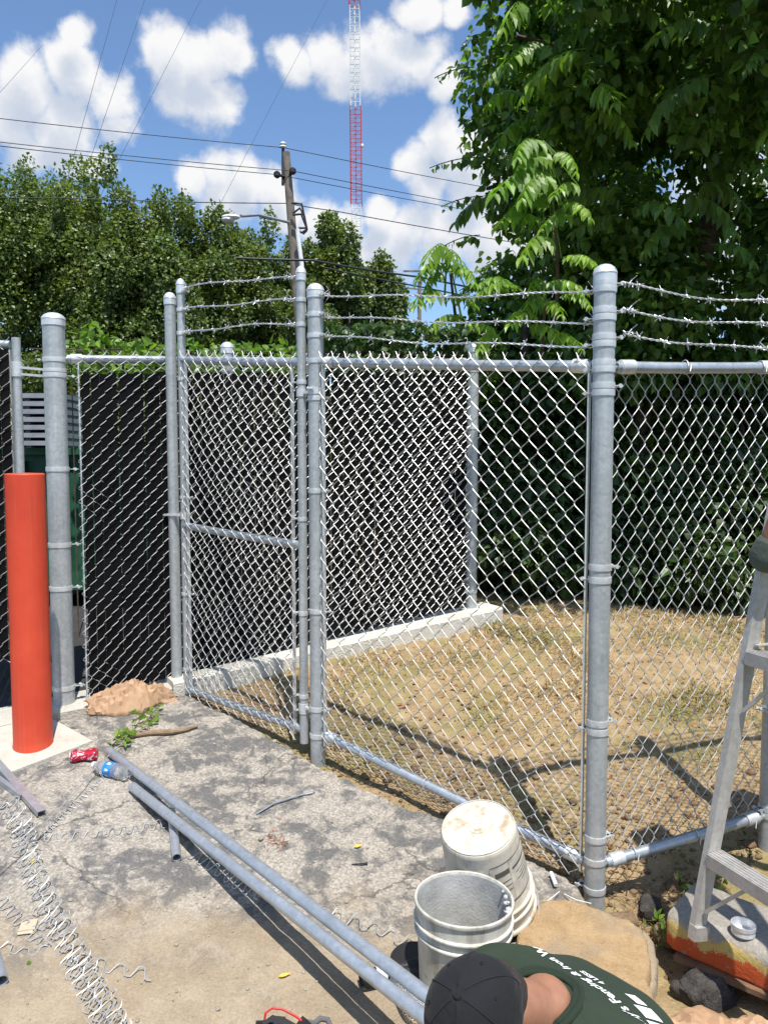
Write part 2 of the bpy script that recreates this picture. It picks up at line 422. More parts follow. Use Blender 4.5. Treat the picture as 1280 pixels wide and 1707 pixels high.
# square pad of the bollard
BOL = Vector((-1.715, 3.68, 0))
mb = MB(); c = [G(-60,1265), G(20,1292), G(155,1240), G(92,1205), G(-60,1215)]
V = [(p.x, p.y, gz(p.x, p.y)+.016) for p in c]+[(p.x, p.y, gz(p.x, p.y)-.2) for p in c]; n = len(c)
mb.add(V, [tuple(range(n))]+[(i, i+n, (i+1) % n+n, (i+1) % n) for i in range(n)])
o = mb.build('bollard_pad', M['pale_concrete'], smooth=0); tag(o, kind='structure')

# ---------------------------------------------------------------- chain link
def wire_np(paths, r, nrm, sides=4):
    """paths [S,N,3] -> tube verts/faces"""
    S, N, _ = paths.shape
    T = np.empty_like(paths); T[:, 1:-1] = paths[:, 2:]-paths[:, :-2]; T[:, 0] = paths[:, 1]-paths[:, 0]; T[:, -1] = paths[:, -1]-paths[:, -2]
    T /= np.linalg.norm(T, axis=2, keepdims=True)+1e-9
    nn = np.broadcast_to(np.asarray(nrm, float), paths.shape)
    Bn = np.cross(T, nn); Bn /= np.linalg.norm(Bn, axis=2, keepdims=True)+1e-9
    Nn = np.cross(Bn, T)
    a = np.arange(sides)*2*np.pi/sides
    Vv = paths[:, :, None, :]+r*(np.cos(a)[None, None, :, None]*Bn[:, :, None, :]+np.sin(a)[None, None, :, None]*Nn[:, :, None, :])
    idx = np.arange(S*N*sides).reshape(S, N, sides)
    q = np.stack([idx[:, :-1], np.roll(idx, -1, 2)[:, :-1], np.roll(idx, -1, 2)[:, 1:], idx[:, 1:]], -1).reshape(-1, 4)
    return Vv.reshape(-1, 3), q
def chain_link(p0, p1, zb0, zb1, zt0, zt1, pitch, v, off, r=.00185, belly=0.0, seed=0, flip=False, amp=1.0):
    """woven mesh between two plan points; bottom and top heights at each end"""
    p0, p1 = Vector(p0), Vector(p1); d = (p1-p0); L = d.length; d.normalize()
    n3 = np.array((d.y, -d.x, 0))                                   # toward the lens side
    h = pitch/2; S = int(round(L/h)); h = L/S
    H = max(zt0-zb0, zt1-zb1)+.0; J = int(H/(v/2))
    rs = np.random.default_rng(seed+3)
    paths = []
    for k in range(S):
        pts = []
        for j in range(J+1):
            odd = (j+k) % 2
            ce = (k+odd)*h+(.0018 if odd else -.0018)
            if j > 0: pts.append((.15, pc, ce, j, -1, odd)); pts.append((.30, pc, ce, j, -1, odd)); pts.append((.70, pc, ce, j, -1, odd)); pts.append((.85, pc, ce, j, -1, odd))
            pts.append((1.0, ce, ce, j, 0, odd)); pc = ce
        odd = (J+k) % 2
        pts.append((1.0, 0, (k+odd)*h+(.011 if odd else -.011), J+.38, 2, odd))
        arr = []
        for (t, c0, c1, j, typ, odd) in pts:
            s_ = c0+(c1-c0)*{.15: .07, .30: .25, .70: .75, .85: .93}[t] if typ == -1 else c1
            jj = (j-1+t) if typ == -1 else j
            dep = 0.0 if typ != -1 else amp*(.0048 if bool(odd) != flip else -.0036)
            arr.append((s_, jj, dep))
        paths.append(arr)
    A_ = np.array(paths); s_ = A_[:, :, 0]; jj = A_[:, :, 1]; dep = A_[:, :, 2]
    u = np.clip(s_/L, 0, 1); zb = zb0+(zb1-zb0)*u; zt = zt0+(zt1-zt0)*u
    zz = zb+(zt-zb)*(jj/(J+.38))
    tt = jj/J
    wob = .006*np.sin(s_*7+seed)*np.sin(jj*.23+seed)+belly*np.sin(np.pi*np.clip(u, 0, 1))*np.clip(1-tt, 0, 1)
    sw = .004*np.sin(jj*.31+s_*5+seed*2)
    base = np.array((p0.x, p0.y))
    Pp = np.zeros(s_.shape+(3,))
    for c in (0, 1): Pp[:, :, c] = base[c]+np.array(d)[c]*(s_+sw)+n3[c]*(off+dep+wob)
    Pp[:, :, 2] = zz
    return wire_np(Pp, r, n3)
def add_mesh(parent, args, name='chain_link_mesh', **kw):
    Vv, q = chain_link(*args, **kw); mb = MB(); mb.add(Vv, q.tolist())
    o = mb.build(name, M['wire'], parent, smooth=80); o['kind'] = 'stuff'; return o

def cap_prof(r, kind='dome'):
    a = r+.0035
    return [(r*.98, -.035), (a, -.035), (a, -.002), (a+.002, .0), (a*.96, .010), (a*.80, .021), (a*.52, .030), (a*.2, .034), (0.0005, .035)]
def post(parent, p, zb, zt, r, lean=(0,0), cap=True):
    """tube post with cap; returns (object, axis function)"""
    ax = lambda z: Vector((p.x+lean[0]*(z-zb), p.y+lean[1]*(z-zb), z))
    mb = MB(); mb.lathe([(r, 0), (r, (zt-zb)-.036)], ax(zb), ax(zt)-ax(zb), 24)
    if not cap: mb.lathe([(r, zt-zb-.036), (r-.003, zt-zb-.036), (r-.003, zt-zb-.2)], ax(zb), ax(zt)-ax(zb), 24)
    o = mb.build('post', M['galv'], parent)
    if cap:
        mb = MB(); mb.lathe(cap_prof(r), ax(zt)-Vector((0,0,.035)), ax(zt)-ax(zb), 24); mb.build('post_cap', M['cap'], o)
    return o, ax
def band(po, ax, z, r, dirs=(), w=.022, ear=.034, bolt=True):
    """clamp band with ears toward the given plan directions"""
    mb = MB(); a = ax(z)
    mb.lathe([(r-.001, -w/2), (r+.0032, -w/2), (r+.0038, 0), (r+.0032, w/2), (r-.001, w/2)], a, (0,0,1), 24)
    for d in dirs:
        d = Vector((d[0], d[1], 0)).normalized(); s = Vector((-d.y, d.x, 0))
        for sg in (-1, 1): mb.bar(a+d*(r-.002)+s*sg*.005, a+d*(r+ear)+s*sg*.005, w, .003, s.cross(d))
        if bolt:
            q = a+d*(r+ear*.62)
            mb.lathe([(0, 0), (.008, 0), (.008, .006), (.0045, .006), (.0045, .036), (.0075, .036), (.0075, .043), (0, .043)], q-s*.02, s, 8)
    return mb.build('band', M['galv_band'], po)
def rail(parent, a, b, r=.021, name='top_rail', ends=True):
    mb = MB(); a, b = Vector(a), Vector(b); mid = (a+b)/2
    mb.tube([a, a.lerp(b, .3)-Vector((0,0,.003)), a.lerp(b, .7)-Vector((0,0,.003)), b], r, 16)
    o = mb.build(name, M['pipe'], parent)
    if ends:
        d = (b-a).normalized()
        for p, q in ((a, d), (b, -d)):
            mb = MB(); mb.lathe([(r+.001, .075), (r+.005, .075), (r+.005, .02), (.012, .012), (.012, -.012), (.0005, -.012)], p, q, 16)
            mb.build('rail_end_cup', M['galv_band'], o)
    return o
def tension_bar(parent, p, zb, zt, d):
    mb = MB(); mb.bar((p.x, p.y, zb), (p.x, p.y, zt), .018, .006, (d.x, d.y, 0)); return mb.build('tension_bar', M['galv_band'], parent)
def barbed(parent, a, b, sag=.01, step=.105, seed=0, curl=True):
    rs = random.Random(seed); a, b = Vector(a), Vector(b); L = (b-a).length; d = (b-a).normalized()
    n3 = Vector((d.y, -d.x, 0)).normalized(); upv = n3.cross(d)
    if upv.z < 0: upv = -upv
    def pt(t): return a.lerp(b, t)+Vector((0,0,-sag*4*t*(1-t)+.006*math.sin(t*L*9+seed)))+n3*.006*math.sin(t*L*7+seed*2)
    mb = MB(); N = max(30, int(L/.007))
    for ph in (0, math.pi):
        mb.tube([pt(i/N)+(upv*math.cos(i/N*L*105+ph)+n3*math.sin(i/N*L*105+ph))*.0024 for i in range(N+1)], .0021, 5)
    n = int(L/step)
    for k in range(n):
        c = pt((k+.5+rs.uniform(-.08, .08))/n); a0 = rs.uniform(0, 6.28)
        # wraps
        mb.tube([c+d*(.010*(q/12-.5))+(upv*math.cos(q*1.05+a0)+n3*math.sin(q*1.05+a0))*.0056 for q in range(13)], .0019, 4)
        for q in range(4):
            an = a0+q*math.pi/2+rs.uniform(-.4, .4); e = upv*math.cos(an)+n3*math.sin(an)
            mb.tube([c+e*.004, c+e*.022+d*rs.uniform(-.009, .009)], .0017, 4)
    if curl:
        for p, sg in ((a, 1), (b, -1)):
            mb.tube([p+d*sg*.006*q/2+(upv*math.cos(q*1.1)+n3*math.sin(q*1.1))*(.010-.0002*q) for q in range(22)], .002, 4)
            mb.tube([p+d*sg*.02, p+d*sg*.045+upv*.022-n3*.01, p+d*sg*.05+upv*.034+n3*.012], .0019, 4)
    return mb.build('barbed_wire', M['barb'], parent, smooth=60)
def tie(parent, c, d, r=.026):
    n3 = Vector((d.y, -d.x, 0)); mb = MB()
    mb.tube([Vector(c)+n3*math.cos(q*.5)*r+Vector((0,0,math.sin(q*.5)*r))+d*(.001*q) for q in range(14)]+[Vector(c)+n3*(r+.01)+Vector((0,0,-.02))], .0022, 5)
    return mb.build('tie_wire', M['wire'], parent, smooth=60)

# --- slatted fence: big hinge post, panel, back line to the far corner
zA0 = gz(*A.xy)
sf = thing('slatted_fence', (A.x, A.y, zA0), 'black slatted chain link fence running from the thick left post to the back corner', 'fence')
poA, axA = post(sf, A, zA0-.05, zrow(76, 521, A), .056)
for py, dr, e in ((600, [(-1,.1)], .03), (618, [], .03), (626, [dv], .05), (782, [dv], .05), (908, [dv], .05), (980, [dv], .05), (1145, [dv], .05)):
    band(poA, axA, zrow(88, py, A), .056, dr, .018 if py == 618 else .024, e)
po1, ax1 = post(sf, B1-nv*.075, gz(*B1.xy)-.05, zrow(391, 567, B1), .037)
po2, ax2 = post(sf, B2, gz(*B2.xy)-.02, zrow(787, 571, B2), .038)
for py in (618, 713, 850, 985): band(po2, ax2, zrow(787, py, B2), .038, [-dv], .024)
zr0, zr2 = zrow(110, 597, A), zrow(787, 604, B2)
rail(sf, A+dv*.06+Vector((0,0,zr0)), B2-dv*.05+Vector((0,0,zr2)), .022)
tension_bar(sf, A+dv*.115+nv*.012, zA0+.02, zr0-.02, dv)
zb0, zb2 = zA0+.02, gz(*B2.xy)+.13
add_mesh(sf, (A+dv*.10, B2-dv*.05, zb0+.01, zb2, zr0+.045, zr2+.045, .074, .072, .032), seed=1, amp=1.7)
Ls = (B2-A).length; sp = .0462; nsl = int((Ls-.2)/sp)
smesh = {}
for k in range(nsl):
    s_ = .15+k*sp; t = s_/Ls; p = A+dv*s_
    zb = zb0+(zb2-zb0)*t+.0; zt = zr0+(zr2-zr0)*t-.075+random.uniform(-.012, .004)
    key = k % 6
    if key not in smesh:
        mb = MB(); wv_ = .0442+.0003*key
        mb.add([(-wv_/2, 0, 0), (-wv_*.2, -.0015, 0), (wv_*.2, -.0015, 0), (wv_/2, 0, 0), (wv_*.2, .0015, 0), (-wv_*.2, .0015, 0)]+
               [(-wv_/2, 0, 1), (-wv_*.2, -.0015, 1), (wv_*.2, -.0015, 1), (wv_/2, 0, 1), (wv_*.2, .0015, 1), (-wv_*.2, .0015, 1)],
               [(i, (i+1) % 6, 6+(i+1) % 6, 6+i) for i in range(6)]+[(5,4,3,2,1,0), (6,7,8,9,10,11)])
        smesh[key] = mb.mesh('slat', M['slat'], 0)
    o = bpy.data.objects.new('slat', smesh[key]); COL.objects.link(o); o.parent = sf
    o.location = Vector((p.x, p.y, zb))+nv*.0315-LOC[sf.name]; o.scale = (1, 1, zt-zb)
    o.rotation_euler = (0, random.uniform(-.004, .004), math.atan2(dv.y, dv.x)+random.uniform(-.02, .02))

# --- swinging slatted gate beyond the bollard, hung on the big post
GL = Vector((-1.892, 4.01, 0)); GL2 = Vector((-3.05, 3.86, 0)); dg = (GL2-GL).normalized(); ng = Vector((-dg.y, dg.x, 0))
sg_ = thing('slatted_gate', (GL.x, GL.y, gz(*GL.xy)), 'black slatted gate leaf hinged on the thick post behind the orange bollard', 'gate')
zt = zrow(42, 563, GL); zb = zrow(45, 1095, GL)
mb = MB(); mb.lathe([(.0, 0), (.022, 0), (.022, zt-zb), (.019, zt-zb), (.019, zt-zb-.1)], (GL.x, GL.y, zb), (0,0,1), 16); fr = mb.build('gate_upright', M['galv'], sg_)
mb = MB(); mb.lathe([(.022, 0), (.027, 0), (.027, .075), (.022, .075)], (GL.x, GL.y, zrow(42, 628, GL)), (0,0,1), 16)
mb.bar((GL.x+.02, GL.y-.01, zrow(42, 613, GL)), (A.x-.05, A.y, zrow(42, 613, GL)), .012, .012); mb.bar((GL.x+.02, GL.y-.01, zrow(42, 624, GL)), (A.x-.05, A.y, zrow(42, 624, GL)), .008, .012)
mb.build('hinge', M['galv_band'], sg_)
rail(sg_, GL+dg*.03+Vector((0,0,zt-.035)), GL2+Vector((0,0,zt-.02)), .021, 'top_rail', False)
rail(sg_, GL+dg*.03+Vector((0,0,zb+.03)), GL2+Vector((0,0,zb+.03)), .021, 'bottom_rail', False)
mb = MB(); mb.bar((GL.x, GL.y, zb+.03)+np.array(dg)*.03, (GL.x, GL.y, zt-.06)+np.array(dg)*.03, .018, .006, (1,0,0)); mb.build('tension_bar', M['galv_band'], sg_)
Vv, q = chain_link(GL2, GL+dg*.03, zb-.03, zb-.03, zt+.0, zt+.0, .074, .072, .03, seed=5, amp=1.7)
mb = MB(); mb.add(Vv, q.tolist()); mb.build('chain_link_mesh', M['wire'], sg_, 80, 'stuff')
for k in range(23):
    p = GL+dg*(.052+k*.0462)
    o = bpy.data.objects.new('slat', smesh[k % 6]); COL.objects.link(o); o.parent = sg_
    top = zt-.02+(.05 if k > 1 else -.05)+random.uniform(-.02, .01)
    o.location = Vector((p.x, p.y, zb-.0))+Vector((dg.y, -dg.x, 0))*(-.0295)-LOC[sg_.name]; o.scale = (1, 1, top-zb)
    o.rotation_euler = (0, 0, math.atan2(dg.y, dg.x))

# --- walk gate with its latch post
zL = gz(*LATCH.xy)
dgt = (MID-LATCH).normalized(); ngt = Vector((dgt.y, -dgt.x, 0))
lp = thing('latch_post', (LATCH.x, LATCH.y, zL), 'slim capped steel post left of the walk gate, in front of the black slats', 'post')
poL, axL = post(lp, LATCH, zL-.1, zrow(281, 487, LATCH), .0305)
gate = thing('chain_link_gate', tuple(LATCH.lerp(MID, .5).xy)+(zL,), 'narrow chain link walk gate with three strands of barbed wire above', 'gate')
g0, g1 = LATCH.lerp(MID, .088), LATCH.lerp(MID, .915)
zg0t, zg1t = zrow(295, 464, g0), zrow(500, 443, g1); zg0b, zg1b = zrow(318, 1155, g0), zrow(510, 1238, g1)
pg0, axg0 = post(gate, g0, zg0b, zg0t, .0215); pg1, axg1 = post(gate, g1, zg1b, zg1t, .0215)
for py, e in ((487, .03), (517, .03), (556, .03), (632, .035), (829, .035), (990, .03), (1115, .03)): band(pg0, axg0, zrow(300, py, g0), .0215, [dgt], .018, e)
for py in (462, 500, 541): band(pg1, axg1, zrow(500, py, g1), .0215, [-dgt], .02, .03)
for py in (637, 865, 1022, 1160, 1185): band(pg1, axg1, zrow(505, py, g1), .0215, [-dgt], .02, .03)
zm0, zm1 = zrow(320, 876, g0), zrow(500, 909, g1); zq0, zq1 = zrow(330, 1148, g0), zrow(500, 1216, g1)
ztp0, ztp1 = zrow(310, 600, g0), zrow(500, 604, g1)
Zv = lambda z: Vector((0, 0, z))
rail(gate, g0+Zv(ztp0), g1+Zv(ztp1), .0205, 'top_rail', False)
rail(gate, g0+Zv(zm0), g1+Zv(zm1), .0205, 'middle_rail', False)
rail(gate, g0+Zv(zq0), g1+Zv(zq1), .0205, 'bottom_rail', False)
add_mesh(gate, (g0+dgt*.03, g1-dgt*.03, zq0-.05, zq1-.05, ztp0+.05, ztp1+.05, .072, .080, .028), seed=2, flip=True)
tension_bar(gate, g1-dgt*.052+ngt*.012, zq1-.03, ztp1+.02, dgt); tension_bar(gate, g0+dgt*.045+ngt*.012, zq0-.03, ztp0-.02, dgt)
for i, (pa, pb, sgm) in enumerate((((300,483), (492,463), -.018), ((304,516), (492,500), -.008), ((303,554), (492,541), -.012))):
    barbed(gate, P(*pa, g0.y), P(*pb, g1.y), sgm, .10, i)
# fork latch
mb = MB(); zl = zrow(285, 858, LATCH); la = LATCH-dgt*.045+ngt*.04
mb.bar(g0+Zv(zl), LATCH-dgt*.04+ngt*.036+Zv(zl), .020, .010); mb.bar(g0+Zv(zl), LATCH-dgt*.03-ngt*.040+Zv(zl), .020, .010)
mb.lathe([(.0215, -.02), (.026, -.02), (.026, .02), (.0215, .02)], g0+Zv(zl), (0,0,1), 16)
mb.build('fork_latch', M['galv_band'], gate)
for py in (655, 1178):                                              # hinge pairs onto the middle post
    mb = MB(); z = zrow(512, py, g1); mb.lathe([(.021, -.018), (.0265, -.018), (.0265, .018), (.021, .018)], g1+Zv(z), (0,0,1), 16)
    mb.bar(g1+dgt*.02+Zv(z), MID-dgt*.03+Zv(z), .030, .012)
    mb.build('hinge', M['galv_band'], gate)

# --- front fence: middle post to corner post
zM = gz(*MID.xy); zC = gz(*COR.xy)-.07
df = (COR-MID).normalized(); nf = Vector((df.y, -df.x, 0)) if df.y < 0 else Vector((-df.y, df.x, 0))
if nf.y > 0: nf = -nf
ff = thing('chain_link_fence', (MID.x, MID.y, zM), 'front chain link panel between the gate hinge post and the tall corner post', 'fence')
poM, axM = post(ff, MID, zM-.1, zrow(520, 472, MID), .0375)
for py in (493, 525, 560): band(poM, axM, zrow(520, py, MID), .0375, [df], .022, .03)
for py in (602, 652, 664, 818, 1018, 1180, 1225): band(poM, axM, zrow(524, py, MID), .0375, [df] if py not in (602, 652) else [], .03 if py == 652 else .022, .035)
mb = MB(); z = zrow(524, 649, MID); q = MID+nf*.046+df*.006+Zv(z); mb.tube([q-df*.016, q+df*.018], .007, 8); mb.build('hinge_bolt', M['cap'], poM)
zf0t, zf1t = zrow(530, 605, MID), zrow(990, 609, COR); zf0b, zf1b = zrow(545, 1221, MID), zrow(975, 1440, COR)
tr = rail(ff, MID+df*.045+Zv(zf0t), COR-df*.045+Zv(zf1t), .0215)
rail(ff, MID+df*.045+Zv(zf0b), COR-df*.045+Zv(zf1b), .0205, 'bottom_rail')
poC, axC = post(ff, COR, zC-.15, zrow(1020, 440, COR), .0385, (-.002, 0))
for py in (478, 483+6, 530, 540, 567, 580, 604, 614, 640, 652): pass
dr_ = (RGT-COR).normalized()
for py, d in ((472, dr_), (483, -df), (518, dr_), (530, -df), (562, dr_), (574, -df), (605, dr_), (616, -df), (643, dr_), (655, -df), (945, dr_), (966, -df), (1203, dr_), (1217, -df), (1395, dr_), (1480, -df), (1432, -df)):
    band(poC, axC, zrow(1012, py, COR), .0385, [d], .023, .036)
add_mesh(ff, (MID+df*.055, COR-df*.055, zf0b-.075, zf1b-.065, zf0t+.048, zf1t+.048, .0755, .0885, .030), seed=3, belly=-.03, flip=True)
tension_bar(ff, MID+df*.056+nf*.01, zf0b-.05, zf0t-.01, df); tension_bar(ff, COR-df*.054+nf*.008, zf1b-.04, zf1t-.01, df)
for i, (pa, pb) in enumerate((((533,491), (1002,486)), ((533,526), (1002,537)), ((533,559), (1002,576)))):
    barbed(ff, P(*pa, MID.y-.02), P(*pb, COR.y+.02), .012, .115, 10+i)
for t in (.2, .45, .7): tie(ff, (MID.lerp(COR, t)+Zv(zf0b+(zf1b-zf0b)*t)), df, .025)

# --- right-hand fence
fr_ = thing('chain_link_fence', (RGT.x, RGT.y, gz(*RGT.xy)), 'right-hand chain link panel running from the corner post to behind the ladder', 'fence')
nr = Vector((dr_.y, -dr_.x, 0))
zR = gz(*RGT.xy)
poR, axR = post(fr_, RGT, zR-.1, zrow(1290, 455, RGT), .0375)
for py in (497, 540, 580, 612, 1180, 1345, 1356, 1420): band(poR, axR, zrow(1275, py, RGT), .0375, [-dr_], .024)
zrt0, zrt1 = zrow(1040, 611, COR), zrow(1285, 613, RGT); zrb0, zrb1 = zrow(1030, 1440, COR), zrow(1262, 1357, RGT)
rt = rail(fr_, COR+dr_*.045+Zv(zrt0), RGT-dr_*.045+Zv(zrt1), .0215)
rail(fr_, COR+dr_*.045+Zv(zrb0), RGT-dr_*.045+Zv(zrb1), .0215, 'bottom_rail')
rail(fr_, RGT+dr_*.045+Zv(zrt1), RG2+Zv(zrt1+.02), .0215); rail(fr_, RGT+dr_*.045+Zv(zrb1), RG2+Zv(zrb1+.03), .0215, 'bottom_rail')
post(fr_, RG2, gz(*RG2.xy)-.1, zrow(1290, 455, RGT), .0375)
add_mesh(fr_, (COR+dr_*.05, RGT-dr_*.045, zrb0-.06, zrb1-.06, zrt0+.020, zrt1+.020, .0575, .0935, -.030), seed=4, belly=.0)
add_mesh(fr_, (RGT+dr_*.045, RG2-dr_*.05, zrb1-.06, zrb1-.03, zrt1+.020, zrt1+.03, .0575, .0935, -.030), seed=6)
for i, (pa, pb) in enumerate((((1038,474), (1283,502)), ((1038,517), (1283,541)), ((1038,556), (1283,581)))):
    barbed(fr_, P(*pa, COR.y), P(*pb, RGT.y), .012, .10, 20+i)
    barbed(fr_, P(*pb, RGT.y)+dr_*.1, P(*pb, RGT.y)+dr_*.9, .012, .10, 24+i)
for t in (.42, .85): tie(fr_, COR.lerp(RGT, t)+Zv(zrt0+(zrt1-zrt0)*t), dr_, .026)
for t in (.2, .55, .88): tie(fr_, COR.lerp(RGT, t)+Zv(zrb0+(zrb1-zrb0)*t), dr_, .026)

# ---------------------------------------------------------------- bollard
def bollard():
    m, t, b = mat('bollard_orange_paint', .55, 0, .4)
    n = t.noise(t.pos, 4, 5, .6).outputs[0]; sc = t.smooth(t.noise(t.pos, 38, 5, .75).outputs[0], .70, .76)
    sz = t.new('ShaderNodeSeparateXYZ', {0: t.pos}).outputs[2]
    c = t.ramp(n, [(.3, (.56, .052, .022)), (.7, (.68, .078, .032))])
    low = t.math('MULTIPLY', sc, t.math('SUBTRACT', 1.0, t.smooth(sz, .2, .75)))
    grime = t.math('MULTIPLY', t.smooth(t.noise(t.pos, 9, 6, .7).outputs[0], .42, .66), t.math('SUBTRACT', 1.0, t.smooth(sz, .10, .42)))
    c = t.mix(t.math('MULTIPLY', low, .7), c, (.62, .32, .22)); c = t.mix(t.math('MULTIPLY', grime, .45), c, (.30, .15, .09))
    mp = t.new('ShaderNodeMapping', {'Vector': t.pos, 'Scale': (60, 60, 1.6)}).outputs[0]; c = t.mix(t.math('MULTIPLY', t.smooth(t.noise(mp, 1.0, 4, .6).outputs[0], .52, .72), .22), c, (.60, .16, .10))
    t.put(b.inputs['Base Color'], c)
    bump(t, b, t.noise(t.pos, 30, 4, .6).outputs[0], .06, .004)
    zb = gz(*BOL.xy)+.014; zt = P(36, 789, BOL.y).z
    mb = MB(); r = .0895; H = zt-zb
    mb.lathe([(r+.004, -.03), (r+.003, .004), (r+.001, .012), (r, .03), (r, H-.006), (r-.004, H-.001), (r-.010, H), (.001, H+.003)], (BOL.x, BOL.y, zb), (0,0,1), 48)
    solo(mb, 'bollard', m, 'orange painted steel bollard standing on a square concrete pad', 'bollard')
bollard()

# ---------------------------------------------------------------- buckets
def stained(name, base, stain, dark, rough=.6):
    m, t, b = mat(name, rough, 0, .35)
    mp = t.new('ShaderNodeMapping', {'Vector': t.co, 'Scale': (16, 16, 3.0)}).outputs[0]
    a = t.smooth(t.noise(mp, 1.0, 6, .68).outputs[0], .46, .66); d = t.smooth(t.noise(t.co, 17, 6, .7).outputs[0], .54, .68)
    c = t.mix(t.math('MULTIPLY', a, .75), base, stain); c = t.mix(t.math('MULTIPLY', d, .55), c, dark)
    t.put(b.inputs['Base Color'], c); bump(t, b, t.noise(t.co, 60, 5, .7).outputs[0], .25, .004)
    return m
M['bucket_a'] = stained('dirty_bucket', (.58, .56, .49), (.30, .28, .23), (.17, .16, .14))
M['bucket_b'] = stained('rusty_stained_bucket', (.60, .56, .47), (.42, .32, .21), (.26, .19, .12))
def bucket(name, base, axis, label, bm_, inside):
    """base = centre of the closed end, axis = from closed end to the open rim"""
    th = thing(name, base, label, 'bucket')
    prof = [(.001, 0), (.118, 0), (.127, .004), (.1305, .012), (.131, .02), (.1445, .262), (.1452, .265), (.1535, .266), (.1545, .269), (.1535, .272), (.1462, .275),
            (.1472, .298), (.1555, .299), (.1565, .302), (.1555, .305), (.1480, .308), (.1490, .345), (.1535, .348), (.1560, .354), (.1550, .361), (.1515, .364), (.1475, .362), (.1455, .354)]
    mb = MB(); mb.lathe(prof, base, axis, 64); sh = mb.build('shell', bm_, th, smooth=40)
    mb = MB(); mb.lathe([(.1455, .354), (.1420, .27), (.129, .03), (.10, .018), (.001, .015)], base, axis, 64); mb.build('lining', inside, th, smooth=60)
    return th, sh
bc = P(771, 1497, 2.32); gb = gz(bc.x, bc.y); baseA = Vector((bc.x, bc.y, bc.z-.358))
tA, shA = bucket('bucket', baseA, Vector((.01, -.01, 1)), 'upright dirty white bucket lined with dried grey cement', M['bucket_a'], M['concrete_grey'])
q0 = baseA+Vector((0, 0, .30))
mb = MB(); mb.tube([q0+Vector((.162*math.cos(a), .162*math.sin(a), -.02-.17*math.sin((a+1.05)/2.94*math.pi)**.8 if 0 < (a+1.05)/2.94 < 1 else -.02)) for a in np.linspace(-1.05, 1.89, 26)], .0022, 6)
mb.build('bail_handle', M['wire'], tA)
for a in (-1.05, 1.89):
    mb = MB(); mb.lathe([(0.001, 0), (.022, 0), (.020, .012), (.001, .014)], q0+Vector((.150*math.cos(a), .150*math.sin(a), -.02)), (math.cos(a), math.sin(a), 0), 12)
    mb.build('handle_ear', M['bucket_a'], tA)
mb = MB()
for i in range(26):
    a = -.35+random.gauss(0, .4); z = .35-abs(random.gauss(0, .03)); rr = .143
    mb.ell(baseA+Vector((rr*math.cos(a), rr*math.sin(a), z)), (random.uniform(.004, .012),)*2+(random.uniform(.003, .008),), None, 7, 5)
mb.build('dried_cement', M['concrete_grey'], tA, kind='stuff')

axB = Vector((.20, .30, -.93)).normalized(); topB = P(796, 1378, 2.56)
tB, shB = bucket('bucket', topB, axB, 'tilted upside-down bucket with rust streaks and a faded printed label', M['bucket_b'], M['concrete_grey'])
qb = Vector((0,0,1)).rotation_difference(axB)
def onB(a, z, lift=.0012):
    r = .131+(.1445-.131)*max(0, (z-.02))/.242+lift; return topB+qb @ Vector((r*math.cos(a), r*math.sin(a), z))
mb = MB()                                                          # moulded rings on the bottom
for r in (.030, .016, .124): mb.tube([topB-axB*.0008+qb @ Vector((r*math.cos(a), r*math.sin(a), 0)) for a in np.linspace(0, 6.28, 40)[:-1]], .0016, 5, closed=True)
mb.build('moulded_rings', M['bucket_b'], tB, kind='stuff')
M['label_paper'] = simple('faded_label', (.56, .53, .45), .75, 0, .2, 22); M['label_ink'] = simple('label_ink', (.10, .09, .08), .7)
# label on the side that faces the lens: find that angle
best = max(np.linspace(0, 6.28, 90), key=lambda a: (qb @ Vector((math.cos(a), math.sin(a), 0))).dot(Vector((.62, -.78, 0))))
def patchB(a0, a1, z0, z1, lift, m, name):
    n = 14; V = []; Fc = []
    for i in range(n+1):
        a = best+a0+(a1-a0)*i/n; V += [tuple(onB(a, z0, lift)), tuple(onB(a, z1, lift))]
    for i in range(n): Fc.append((2*i, 2*i+1, 2*i+3, 2*i+2))
    mb = MB(); mb.add(V, Fc); return mb.build(name, m, tB, smooth=60)
lb = patchB(-.75, .62, .055, .225, .0012, M['label_paper'], 'label')
for (a0, a1, z0, z1) in ((-.74, .60, .055, .058), (-.74, .60, .221, .225), (-.75, -.735, .055, .225), (.1, .5, .085, .105), (-.65, .0, .095, .104), (-.65, -.1, .125, .128), (-.65, -.2, .14, .143), (-.65, -.1, .155, .158), (-.65, -.25, .17, .173), (.1, .5, .13, .133), (.1, .45, .15, .153), (.1, .5, .17, .173), (.08, .085, .06, .22)):
    patchB(a0, a1, z0, z1, .0020, M['label_ink'], 'label_print')
mb = MB(); c = topB+axB*.285
mb.tube([c+qb @ Vector((.160*math.cos(a), .160*math.sin(a), .01+.10*math.sin((a-best+1.4)/2.8*math.pi) if 0 < (a-best+1.4)/2.8 < 1 else .01)) for a in np.linspace(best-1.4, best+1.4, 26)], .0022, 6)
mb.build('bail_handle', M['wire'], tB)

